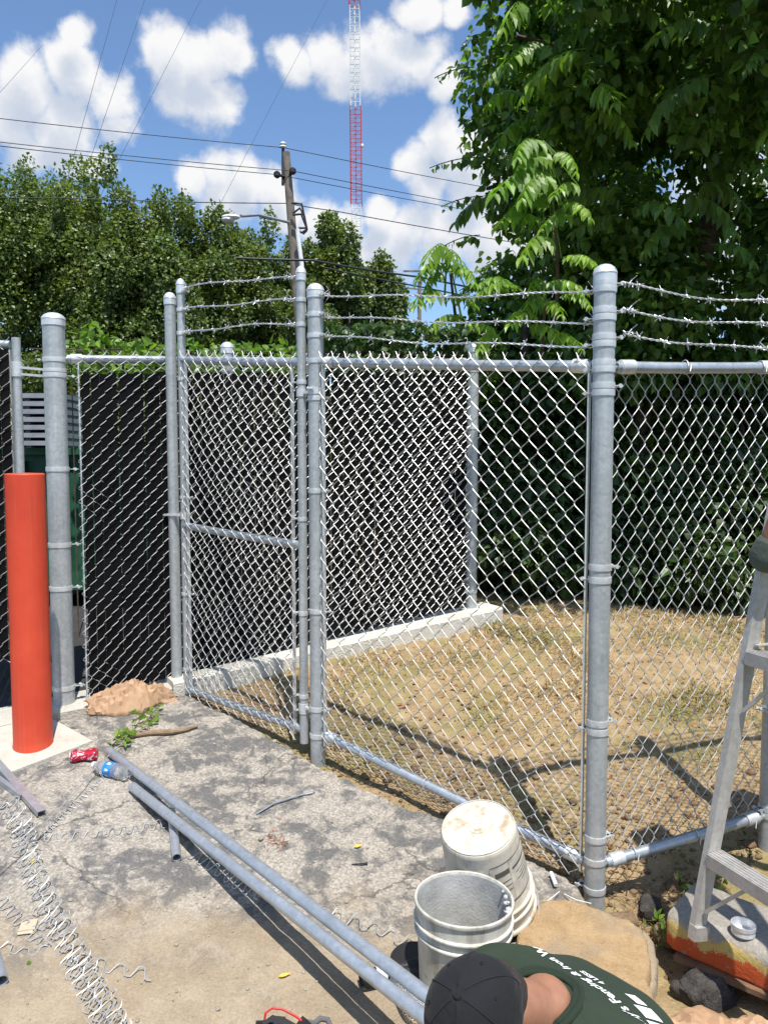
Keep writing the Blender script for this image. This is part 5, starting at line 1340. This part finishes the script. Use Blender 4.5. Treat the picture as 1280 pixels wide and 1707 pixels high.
def limbs(mb, base, tips, r0, r1, seed=0):
    r_ = random.Random(seed)
    for t in tips:
        a, b_ = Vector(base), Vector(t); m1 = a.lerp(b_, .35)+Vector((r_.gauss(0, .05), r_.gauss(0, .05), .1))*(b_-a).length*.4; m2 = a.lerp(b_, .7)+Vector((r_.gauss(0, .06), r_.gauss(0, .06), .05))*(b_-a).length*.4
        mb.tube([a, m1, m2, b_], [r0, r0*.7+r1*.3, r0*.3+r1*.7, r1], 7)
# row of trees across the lot
far_trees = [(-120,285,22.0,150), (28,258,21.0,130), (112,276,22.5,105), (188,270,20.5,105), (275,325,21.0,105), (365,368,22.0,95), (455,378,23.5,85), (548,372,20.0,66), (614,432,21.0,58)]
tl = ['large tree at the left edge of the frame, beyond the fence', 'tallest tree in the far row, above the thick left post', 'pointed tree in the far row above the slatted panel', 'broad tree in the far row left of the street lamp', 'rounded tree in the far row sloping down to the street lamp', 'low tree in the far row under the street lamp', 'tree directly behind the utility pole', 'tree right of the utility pole with two upright tips', 'small tree at the right end of the far row below the mast', 'tree of the far row just outside the left edge']
for i, (px, top, y, wpx) in enumerate(far_trees):
    y += 2.0; z0 = gz(0, 8)+.2; t = P(px, top, y); w_ = wpx/F*y*1.12; H = t.z-z0
    th = thing('tree', (t.x, y, z0), tl[i], 'tree', 'far row of trees')
    mb = MB(); c = (t.x, y, z0+H*.50); tips = []
    bl_ = sub_blobs(c, w_*.95, w_*.75, H*.40, 26, w_*.30, 50+i, 1.15)+sub_blobs((t.x, y, z0+H*.68), w_*1.0, w_*.6, H*.20, 22, w_*.26, 150+i, 1.1)
    r_ = random.Random(90+i)
    for k in range(15):                                              # upright shoots break the top line
        a = r_.uniform(-1, 1); bl_.append(((t.x+a*w_*.9, y+r_.uniform(-.5, .2)*w_, z0+H*(1-.20*abs(a)**1.6)-r_.uniform(.2, 1.3)), (r_.uniform(.18, .40), r_.uniform(.18, .40), r_.uniform(.4, .75))))
    bl_ += [((t.x+r_.uniform(-1, 1)*w_, y-w_*.3, z0+H*r_.uniform(.1, .35)), (w_*.35, w_*.3, w_*.3)) for k in range(6)]
    crown(mb, bl_, 42000, .120, .092, .15, 'kite', .35, .5, 30+i); mb.build('crown', M['leaf_far'], th, smooth=0, kind='stuff')
    mb = MB(); limbs(mb, (t.x, y, z0-.2), [b[0] for b in bl_[:9]], .17, .03, i); mb.build('trunk', M['bark'], th, smooth=60)

M['leaf_under'] = leaf_mat('shaded_shrub_leaf', (.015, .036, .010), (.038, .080, .018), .28)  # understorey shade put into a darker copy of the shrub leaf colour
# the big vine-hung tree on the right
rt_c = P(1180, 500, 7.4); gzr = gz(2.5, 7)
bt_ = thing('tree', (2.9, 7.4, gzr), 'big dark vine-covered tree filling the upper right behind the fence', 'tree')
bl_ = []
def B(px, py, y, r, rz=None): p = P(px, py, y); bl_.append((tuple(p), (r, r, rz or r)))
r_ = random.Random(12)
for row in [(-160, 800), (-60, 800), (40, 805), (130, 800), (210, 795), (290, 800), (370, 815), (440, 830), (520, 800), (590, 790)]:
    py, x0 = row; px = x0+36+r_.uniform(-8, 18)
    while px < 1420:
        hole = (985 < px < 1235 and 195 < py < 470)
        if not (hole and r_.random() < .55): B(px+r_.uniform(-25, 25), py+r_.uniform(-35, 35), 5.0+1.5*max(0, min(1, (py+100)/600))+(.7 if px < 960 else 0)-.0013*max(0, px-960)*(1 if py < 250 else .35)+r_.uniform(-.2, 1.3)+(1.2 if hole else 0), r_.uniform(.22, .40), r_.uniform(.24, .44))
        px += r_.uniform(48, 85)
for k in range(46): bl_.append(((r_.uniform(2.4, 5.6), r_.uniform(4.6, 7.0), r_.uniform(5.2, 7.0)), (.5, .5, .42)))   # overhanging top, above the frame
for k in range(26): bl_.append(((r_.uniform(1.6, 5.2), r_.uniform(6.6, 8.6), r_.uniform(.8, 6.4)), (.6, .6, .6)))
mb = MB(); crown(mb, bl_, 88000, .088, .066, .75, 'heart', .25, .42, 5); mb.build('crown', M['leaf_vine'], bt_, smooth=0, kind='stuff')
mb = MB()
for k, (px, py, y, dx, n) in enumerate([(790,115,6.2,-66,16), (800,265,6.2,-84,16), (805,330,6.3,-70,14), (800,395,6.2,-60,14), (800,60,6.0,-30,12), (820,470,6.1,-55,16), (795,200,6.1,-25,12)]):
    C = []; D = []
    for i in range(n):                                               # loose vine tendrils reaching out to the left
        t = i/n; p = P(px+dx*t, py+18*t*t+r_.uniform(-5, 5), y); C.append(tuple(p)); D.append((r_.gauss(0, .4)-.2, r_.gauss(0, .4), -.9))
    add_leaves(mb, C, D, rng.normal(0, 1, (n, 3)), np.linspace(.085, .04, n), np.linspace(.065, .028, n))
    mb.tube([P(px+dx*t, py+18*t*t-3, y) for t in np.linspace(0, 1, 8)], .004, 4)
mb.build('hanging_vines', M['leaf_vine'], bt_, smooth=0, kind='stuff')
mb = MB()
tk = [P(1060,1010,7.3), P(1070,800,7.2), P(1078,640,7.1), P(1110,540,7.0), P(1165,440,6.9), P(1195,330,6.9), P(1190,180,7.0), P(1170,0,7.2), P(1160,-200,7.2)]
mb.tube(tk, [.14, .12, .11, .11, .10, .09, .08, .06, .04], 10); limbs(mb, tk[4], [P(1040,330,7.2), P(1280,200,7.2), P(1330,60,7.0)], .028, .010, 2); limbs(mb, tk[6], [P(950,20,6.6), P(860,60,6.4), P(1300,-50,6.6), P(1050,-150,5.6)], .05, .015, 3)
for px in (1150, 1225, 985, 880): mb.tube([P(px,1000,7.4), P(px+12,760,7.4), P(px-6,560,7.3), P(px+24,300,7.3)], [.05, .04, .035, .015], 7)
mb.build('trunk', M['bark'], bt_, smooth=60)

# compound-leaved saplings lit in front of the tree
def frond_mesh(L=.46, pairs=9, seed=0):
    r_ = random.Random(seed); mb = MB(); pts = []
    for i in range(9):
        t = i/8; pts.append(Vector((L*t, 0, .10*math.sin(t*2.2)*L/.46-.13*t*t)))
    mb.tube(pts, [.004-.0025*i/8 for i in range(9)], 5); C = []; D = []; N_ = []; Ls = []
    for k in range(pairs):
        t = .14+.84*k/(pairs-1); i = min(7, int(t*8)); p = pts[i].lerp(pts[i+1], t*8-i)
        for sg in (-1, 1):
            C.append(tuple(p)); D.append((.35+r_.gauss(0, .1), sg*(.55+r_.gauss(0, .1)), -.70+r_.gauss(0, .15))); N_.append((.15, sg*.75, .75)); Ls.append((.155-.05*abs(t-.45))*r_.uniform(.85, 1.1)*(.75 if t > .9 else 1))
    C.append(tuple(pts[-1])); D.append((.8, 0, -.6)); N_.append((0, 0, 1)); Ls.append(.10)
    add_leaves(mb, C, D, N_, np.array(Ls), np.array(Ls)*.46, kind='lance', sag=-.25); return mb.mesh('frond', M['leaf_frond'], 0)
M['leaf_frond_shade'] = leaf_mat('shaded_frond_leaf', (.05, .11, .024), (.10, .19, .04), .4)  # darker copy of the frond leaf, crown shade put into its colour
FM = [frond_mesh(.46, 9, 1), frond_mesh(.42, 8, 2), frond_mesh(.50, 10, 3)]
def sapling(label, stem, fr, y, seed):
    r_ = random.Random(seed); base = P(*stem[0], 7.0); base.z = gz(base.x, 7.0); th = thing('sapling', base, label, 'sapling')
    mb = MB(); sp_ = [base]+[P(a, b_, 6.9+(y-6.9)*min(1, (k_/(len(stem)-1))**.8)) for k_, (a, b_) in enumerate(stem)]; mb.tube(sp_, np.linspace(.02, .006, len(sp_)), 7); mb.build('stem', M['bark'], th, smooth=60)
    for k, (x0, y0, x1, y1) in enumerate(fr):
        dy = r_.uniform(-.15, .15); a = P(x0, y0, y+dy*.3); b_ = P(x1, y1, y-.12-r_.uniform(0, .2)); d = b_-a
        o = bpy.data.objects.new('frond', FM[k % 3]); COL.objects.link(o); o.parent = th
        o.location = a-base; yaw = math.atan2(d.y, d.x); o.rotation_euler = (r_.uniform(-.2, .2), -math.asin(max(-1, min(1, d.z/d.length)))-.10, yaw); s_ = max(.6, d.length/.45); o.scale = (s_, min(1, s_), min(1, s_))
        st = min(sp_[1:], key=lambda q: (q-a).length)
        mb = MB(); mb.tube([st, a], .004, 5); mb.build('petiole', M['leaf_frond'], th)
sapling('tall bright sapling with drooping compound leaves in front of the dark tree', [(915,600), (930,480), (925,380), (918,300), (905,235)],
        [(905,240,860,262), (920,258,850,292), (925,296,836,325), (925,300,870,330), (912,335,842,352), (905,368,835,378), (955,362,905,380), (922,402,866,424), (965,312,928,326), (925,255,960,285), (930,340,985,360), (935,430,985,445)], 4.95, 1)
sapling('bright sapling with drooping leaves left of the dark tree, against the sky', [(770,590), (758,520), (750,450), (745,415)],
        [(745,414,712,440), (745,418,768,448), (742,440,700,466), (745,445,792,470), (738,455,705,482), (740,495,698,508), (742,496,792,508), (790,482,838,464), (785,500,850,480), (770,530,720,545), (770,540,830,555)], 5.55, 2)
sapling('low bright sapling behind the top rail between the back post and corner post', [(900,620), (905,560), (908,500), (905,470)],
        [(935,490,982,508), (905,498,872,520), (908,506,934,524), (892,528,850,538), (880,545,935,562), (920,558,962,580), (830,560,798,580), (905,470,880,482), (905,475,945,482)], 5.2, 3)
r_ = random.Random(77)
for k in range(44):                                                  # compound leaves among the crown of the big tree
    px, py = r_.uniform(800, 1290), r_.uniform(-20, 420)
    if k > 18: px, py = r_.uniform(830, 1010), r_.uniform(-10, 200)
    a = P(px, py, 4.9+1.2*max(0, min(1, (py+100)/600))+(.7 if px < 960 else .2)-.0013*max(0, px-960)*(1 if py < 250 else .35)-.15)
    o = bpy.data.objects.new('frond', FM[k % 3]); COL.objects.link(o); o.parent = bt_; o.location = a-LOC[bt_.name]; o.material_slots[0].link = 'OBJECT'; o.material_slots[0].material = M['leaf_frond_shade'] if k <= 18 or k % 3 == 0 else M['leaf_frond']
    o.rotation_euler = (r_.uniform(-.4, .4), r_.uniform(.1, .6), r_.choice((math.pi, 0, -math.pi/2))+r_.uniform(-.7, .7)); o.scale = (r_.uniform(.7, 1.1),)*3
# understorey shrubs behind the lawn
shr = [(840,900,6.4,.55,'leaf_shrub','dark shrub just right of the back corner post'), (930,820,6.7,.6,'leaf_vine','tall dark shrub left of the corner post'), (1000,960,6.3,.5,'leaf_vine','low dark shrub behind the corner post'),
       (1080,860,6.6,.6,'leaf_shrub','dark shrub right of the corner post'), (1170,930,6.1,.55,'leaf_vine','dark shrub left of the ladder'), (1250,830,6.4,.6,'leaf_shrub','shrub behind the ladder rail'), (1340,900,6.0,.6,'leaf_vine','shrub at the right edge of the lawn'),
       (880,690,6.9,.6,'leaf_vine','dark vine thicket left of the corner post under the rail'), (1030,690,7.0,.6,'leaf_vine','dark vine thicket right of the corner post under the rail'), (1160,680,6.8,.6,'leaf_shrub','paler vine thicket below the right top rail'), (1270,690,6.9,.6,'leaf_vine','dark thicket at the right edge below the top rail')]
for i, (px, py, y, r, m_, lab) in enumerate(shr):
    p = P(px, py, y); zg = lawn_z(p.x, min(y, 6.9)); th = thing('shrub', (p.x, y, zg), lab, 'shrub', 'shrubs behind the lawn')
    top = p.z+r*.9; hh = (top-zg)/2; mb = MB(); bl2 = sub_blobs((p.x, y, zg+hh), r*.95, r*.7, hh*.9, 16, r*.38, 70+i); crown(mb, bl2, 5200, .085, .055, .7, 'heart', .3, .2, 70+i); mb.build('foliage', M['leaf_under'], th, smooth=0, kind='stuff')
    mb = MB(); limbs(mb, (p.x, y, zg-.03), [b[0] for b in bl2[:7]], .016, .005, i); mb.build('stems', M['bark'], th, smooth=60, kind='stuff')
fill = [(1010,640,8.6), (1150,650,8.8), (1290,620,8.6), (880,620,8.4), (780,640,8.2), (1400,640,8.0), (1080,850,8.2), (1250,860,8.0), (930,880,8.0)]
for i, (px, py, y) in enumerate(fill):
    p = P(px, py, y); th = thing('shrub', (p.x, y, gz(p.x, y)), ['far dark thicket behind the corner post', 'far dark thicket behind the right panel', 'far dark thicket behind the ladder top', 'far dark thicket right of the back post', 'far dark thicket left of the big tree', 'far dark thicket at the right edge', 'low far thicket behind the right panel', 'low far thicket behind the ladder', 'low far thicket left of the corner post'][i], 'shrub', 'thickets under the big tree')
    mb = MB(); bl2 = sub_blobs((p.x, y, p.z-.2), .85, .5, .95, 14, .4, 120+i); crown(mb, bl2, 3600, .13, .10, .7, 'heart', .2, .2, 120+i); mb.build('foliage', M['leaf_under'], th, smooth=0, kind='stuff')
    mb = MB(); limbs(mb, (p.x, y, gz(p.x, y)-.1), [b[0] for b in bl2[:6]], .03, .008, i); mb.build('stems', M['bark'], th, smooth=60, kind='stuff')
# bright vines along the top of the slatted fence
for i, (x0, x1, y0, y1, n, y, lab) in enumerate(((110,290,572,602,230,5.0,'bright green vine along the top of the slatted panel'), (290,500,574,602,260,5.2,'bright green vine seen over the walk gate'), (530,700,545,600,700,6.0,'green vine above the front panel beside the hinge post'), (690,800,545,605,420,6.1,'green vine around the back corner post'))):
    base = P((x0+x1)/2, 700, y); base.z = gz(base.x, y); th = thing('vine', base, lab, 'vine', 'vines over the fence'); C = []
    for k in range(n):
        px = random.uniform(x0, x1); f = 1-random.random()**1.6*.9; topy = y0+12*noise.noise(Vector((px*.03, i, 0)))-(30*math.exp(-((px-155)/32)**2) if i == 0 else 0); C.append(tuple(P(px, y1+30-(y1+30-topy)*f, y+random.uniform(-.12, .25))))
    D = rng.normal(0, .6, (n, 3)); D[:, 2] -= .35; D[:, 1] -= .2; N_ = rng.normal(0, .5, (n, 3)); N_[:, 2] += .6; N_[:, 1] -= .35
    mb = MB(); add_leaves(mb, C, D, N_, rng.uniform(.045, .085, n), rng.uniform(.035, .065, n)); mb.build('foliage', M['leaf_bright'] if i < 2 else M['leaf_shrub'], th, smooth=0, kind='stuff')
    mb = MB()
    for k in range(7): a = P(random.uniform(x0, x1), y1+10, y+.05); mb.tube([Vector((a.x, a.y, base.z)), a, a+Vector((random.uniform(-.2, .2), 0, .10)), a+Vector((random.uniform(-.5, .5), 0, .12))], .004, 5)
    mb.build('stems', M['bark'], th, smooth=60, kind='stuff')
# dry lawn: blades
N = 95000; X = rng.uniform(-1.4, 3.6, N); Y = rng.uniform(3.0, 6.6, N); n_ = (X-MID.x)*.609+(Y-MID.y)*.793
keep = (n_ > .22+.5*rng.random(N)) & ~((X < .72) & (Y > 4.10+.592*(X+1.735)-.17)) & ~((X > .75) & ((X-COR.x)*-.306+(Y-COR.y)*.952 < .4+.5*rng.random(N)))
pn = np.array([noise.noise(Vector((x*2.2, y*2.2, 1.0))) for x, y in zip(X, Y)]); keep &= rng.random(N) < np.clip(.45+pn*1.3, .08, 1)
X, Y = X[keep], Y[keep]; n = len(X); C = np.stack([X, Y, np.array([lawn_z(x, y)-.004 for x, y in zip(X, Y)])], 1)
D = rng.normal(0, .75, (n, 3)); D[:, 2] = np.abs(D[:, 2])*.6+.22; Nn = rng.normal(0, 1, (n, 3)); L = rng.uniform(.02, .06, n)*(1+.9*np.clip(pn[keep], 0, .6))
m_, t, b_ = mat('dry_grass', .8, 0, .2); gp = t.smooth(t.noise(t.pos, 1.8, 4, .6).outputs[0], .48, .60)
straw = t.ramp(t.isl, [(0, (.30,.20,.085)), (.5, (.46,.345,.17)), (1, (.60,.49,.29))]); grn = t.ramp(t.isl, [(0, (.10,.12,.03)), (1, (.22,.24,.07))])
t.put(b_.inputs['Base Color'], t.mix(t.math('MULTIPLY', gp, t.smooth(t.isl, .25, .45)), straw, grn))
mb = MB(); add_leaves(mb, C, D, Nn, L, L*.075+.0012, kind='kite'); o = mb.build('dry_grass', m_, None, 0, 'stuff'); tag(o, 'short dry grass patchy over the soil inside the fence', 'grass')
n = 900; X = rng.uniform(-.9, 3.2, n); Y = rng.uniform(3.3, 6.2, n); ok = ~((X < .72) & (Y > 4.10+.592*(X+1.735)-.2)) & ((X-MID.x)*.609+(Y-MID.y)*.793 > .1); X, Y = X[ok], Y[ok]; n = len(X)
C = np.stack([X, Y, np.array([lawn_z(x, y)+.006 for x, y in zip(X, Y)])], 1); D = rng.normal(0, 1, (n, 3)); D[:, 2] *= .2; Nn = rng.normal(0, .35, (n, 3)); Nn[:, 2] += 1
mb = MB(); add_leaves(mb, C, D, Nn, rng.uniform(.015, .05, n), rng.uniform(.01, .026, n), kind='lance'); o = mb.build('leaf_litter', M['leaf_brown'], None, 0, 'stuff'); tag(o, 'small brown dead leaves scattered on the lawn', 'leaf litter')

# ---------------------------------------------------------------- utility pole, lamp, lines, mast
yp = 18.5
def pole():
    top, bot = P(477, 254, yp), P(498, 520, yp); d = (bot-top); base = top+d*((gz(0, 25)-top.z)/d.z)
    th = thing('utility_pole', base, 'leaning weathered wooden utility pole behind the walk gate', 'utility pole')
    mb = MB(); mb.tube([base, base.lerp(top, .5), top], [.15, .12, .088], 14); mb.build('pole', M['wood_pole'], th, smooth=50)
    at = lambda py: top.lerp(base, (top.z-P(480, py, yp).z)/(top.z-base.z))
    mb = MB(); q = P(472, 247, yp); mb.tube([at(310)+Vector((-.13, -.05, 0)), q], .035, 8); mb.build('top_bracket', M['cable'], th); mb = MB(); mb.lathe([(.04, 0), (.09, .02), (.06, .06), (.09, .09), (.03, .14)], q, (0,0,1), 12); mb.build('insulator', M['white_plastic'], th)
    for a, b_ in (((462, 291), (474, 296)), ((488, 285), (481, 296))):
        mb = MB(); mb.tube([at(b_[1]), P(*a, yp-.15)], .035, 8); mb.build('side_bracket', M['cable'], th); mb = MB(); mb.lathe([(.03, -.08), (.08, -.04), (.08, .04), (.03, .08)], P(*a, yp-.15), (0,0,1), 10); mb.build('insulator', M['cable'], th)
    for k, pts in enumerate(([(486,338), (503,340), (509,368), (512,382), (503,388), (496,382)], [(488,356), (500,347), (508,362), (511,385), (505,390)], [(488,358), (502,357), (508,372), (510,380), (498,380)])):
        mb = MB(); mb.tube([P(a, b_, yp-.25) for a, b_ in pts], .028, 6); mb.build('drop_cable', M['cable'], th)
    mb = MB(); mb.tube([P(496,382,yp-.3), P(497,395,yp-.3), P(503,440,yp-.3), P(507,520,yp-.3)], .05, 8); mb.build('conduit', M['mast_white'], th)
    mb = MB(); mb.tube([at(372), P(455,364,yp-.4), P(430,358,yp-.9), P(402,360,yp-1.4)], .035, 8); arm = mb.build('lamp_arm', M['grey_plastic'], th)
    mb = MB(); c = P(385, 362, yp-1.6); mb.ell(c, (.20, .12, .055), Matrix.Rotation(.0, 3, 'Z'), 18, 10); mb.build('lamp_head', M['white_plastic'], arm); mb = MB(); mb.ell(c+Vector((-.06, 0, -.06)), (.14, .12, .07), None, 16, 8); mb.build('lamp_lens', simple('lamp_glass', (.55,.56,.55), .25), arm)
pole()
def line(pts, r, label, m='cable', y0=26, n=24):
    P_ = [P(a, b_, y) for a, b_, y in pts]; out = []
    for a, b_ in zip(P_, P_[1:]):
        L = (b_-a).length
        for i in range(n): t = i/n; out.append(a.lerp(b_, t)-Vector((0,0,.010*L*4*t*(1-t)*.5)))
    out.append(P_[-1]); mb = MB(); mb.tube(out, r, 5); solo(mb, 'overhead_line', M[m], label, 'cable', 'overhead lines', smooth=60)
line([(-160,178,15.6), (472,246,18.5), (1100,362,25.6)], .009, 'topmost overhead line crossing the pole top')
line([(-160,218,15.6), (488,285,18.4), (1100,395,25.6)], .009, 'second overhead line just below the topmost one')
line([(-160,224,15.6), (462,291,18.4), (1100,402,25.6)], .009, 'third overhead line held by the left bracket of the pole')
line([(-160,326,17), (100,330,17.4), (478,339,18.5), (560,352,20), (1100,440,28)], .012, 'overhead line level with the street lamp')
line([(395,430,15), (520,434,15), (700,462,18), (900,500,20)], .024, 'thick black cable crossing in front of the pole above the gate')
line([(540,446,20), (700,478,22), (900,515,24)], .022, 'thin black cable below the thick one right of the pole')
yq = 48; th = thing('distant_pole', P(697, 600, yq), 'small distant utility pole left of the bright sapling', 'utility pole')
mb = MB(); mb.tube([P(699,620,yq), P(699,455,yq)], [.13, .10], 8); mb.build('pole', M['wood_pole'], th); mb = MB(); mb.bar(P(672,452,yq), P(718,452,yq), .1, .1); mb.build('crossarm', M['wood_pole'], th)
mb = MB(); mb.bar(P(676,480,yq), P(716,484,yq), .08, .08); mb.build('crossarm', M['wood_pole'], th)
def mast():
    ym = 88.0; c0 = P(594, 420, ym); s_ = 17.5/F*ym/2; zlo = gz(0, 25)-.5; ztop = P(590, -260, ym).z; cx_ = c0.x
    cxf = lambda z: P(594.5, 400, ym).x+(P(591, 0, ym).x-P(594.5, 400, ym).x)*(z-P(0, 400, ym).z)/(P(0, 0, ym).z-P(0, 400, ym).z)
    th = thing('radio_mast', (cx_, ym, zlo), 'tall red and white lattice radio mast against the clouds', 'mast')
    cuts = [zlo, P(0, 342, ym).z, P(0, 180, ym).z, P(0, 12, ym).z, P(0, -150, ym).z, ztop]; cols = ['mast_white', 'mast_red', 'mast_white', 'mast_red', 'mast_white']
    for a, b_, m_ in zip(cuts, cuts[1:], cols):
        k = 1.0 if m_ == 'mast_red' else .88; mb = MB(); n = max(1, round((b_-a)/.86)); st = (b_-a)/n
        cor = [(-1,-1), (1,-1), (1,1), (-1,1)]
        for (ex, ey) in cor: mb.tube([(cxf(a)+ex*s_*k, ym+ey*s_*k, a), (cxf(b_)+ex*s_*k, ym+ey*s_*k, b_)], .05, 6)
        for i in range(n):
            z = a+st*(i+.5)
            for q in range(4): (e0, f0), (e1, f1) = cor[q], cor[(q+1) % 4]; mb.tube([(cxf(z)+e0*s_*k, ym+f0*s_*k, z), (cxf(z)+e1*s_*k, ym+f1*s_*k, z)], .035, 4)
            for q in (0, 2): (e0, f0), (e1, f1) = cor[q], cor[(q+1) % 4]; mb.tube([(cxf(z)+e0*s_*k, ym+f0*s_*k, z-st*.5), (cxf(z)+e1*s_*k, ym+f1*s_*k, z+st*.5)], .016, 4)
        mb.tube([(cxf(a), ym-s_*.4, a), (cxf(b_), ym-s_*.4, b_)], .06, 5)
        mb.build('lattice_section', M[m_], th, smooth=60)
    mb = MB(); q = P(604, 243, ym-s_); mb.ell(q, (.16, .16, .22), None, 12, 8); mb.build('beacon', M['white_plastic'], th)
    for k, ((x0, y0), (x1, y1)) in enumerate((((545, 0), (365, 345)), ((340, -10), (215, 235)), ((245, -10), (165, 225)), ((198, -10), (135, 220)), ((60, 88), (0, 155)))):
        mb = MB(); a, b_ = P(x0, y0, ym-10), P(x1, y1, ym-34); d = b_-a; end = a+d*((zlo-a.z)/d.z); mb.tube([a-d*.35, a, b_, end], .016, 4); solo(mb, 'guy_wire', M['cable'], ['guy wire falling closest to the mast', 'guy wire crossing between the two left clouds', 'guy wire over the middle of the left cloud', 'leftmost long guy wire', 'short guy wire at the far left cloud'][k], 'guy wire', 'guy wires of the mast')
mast()
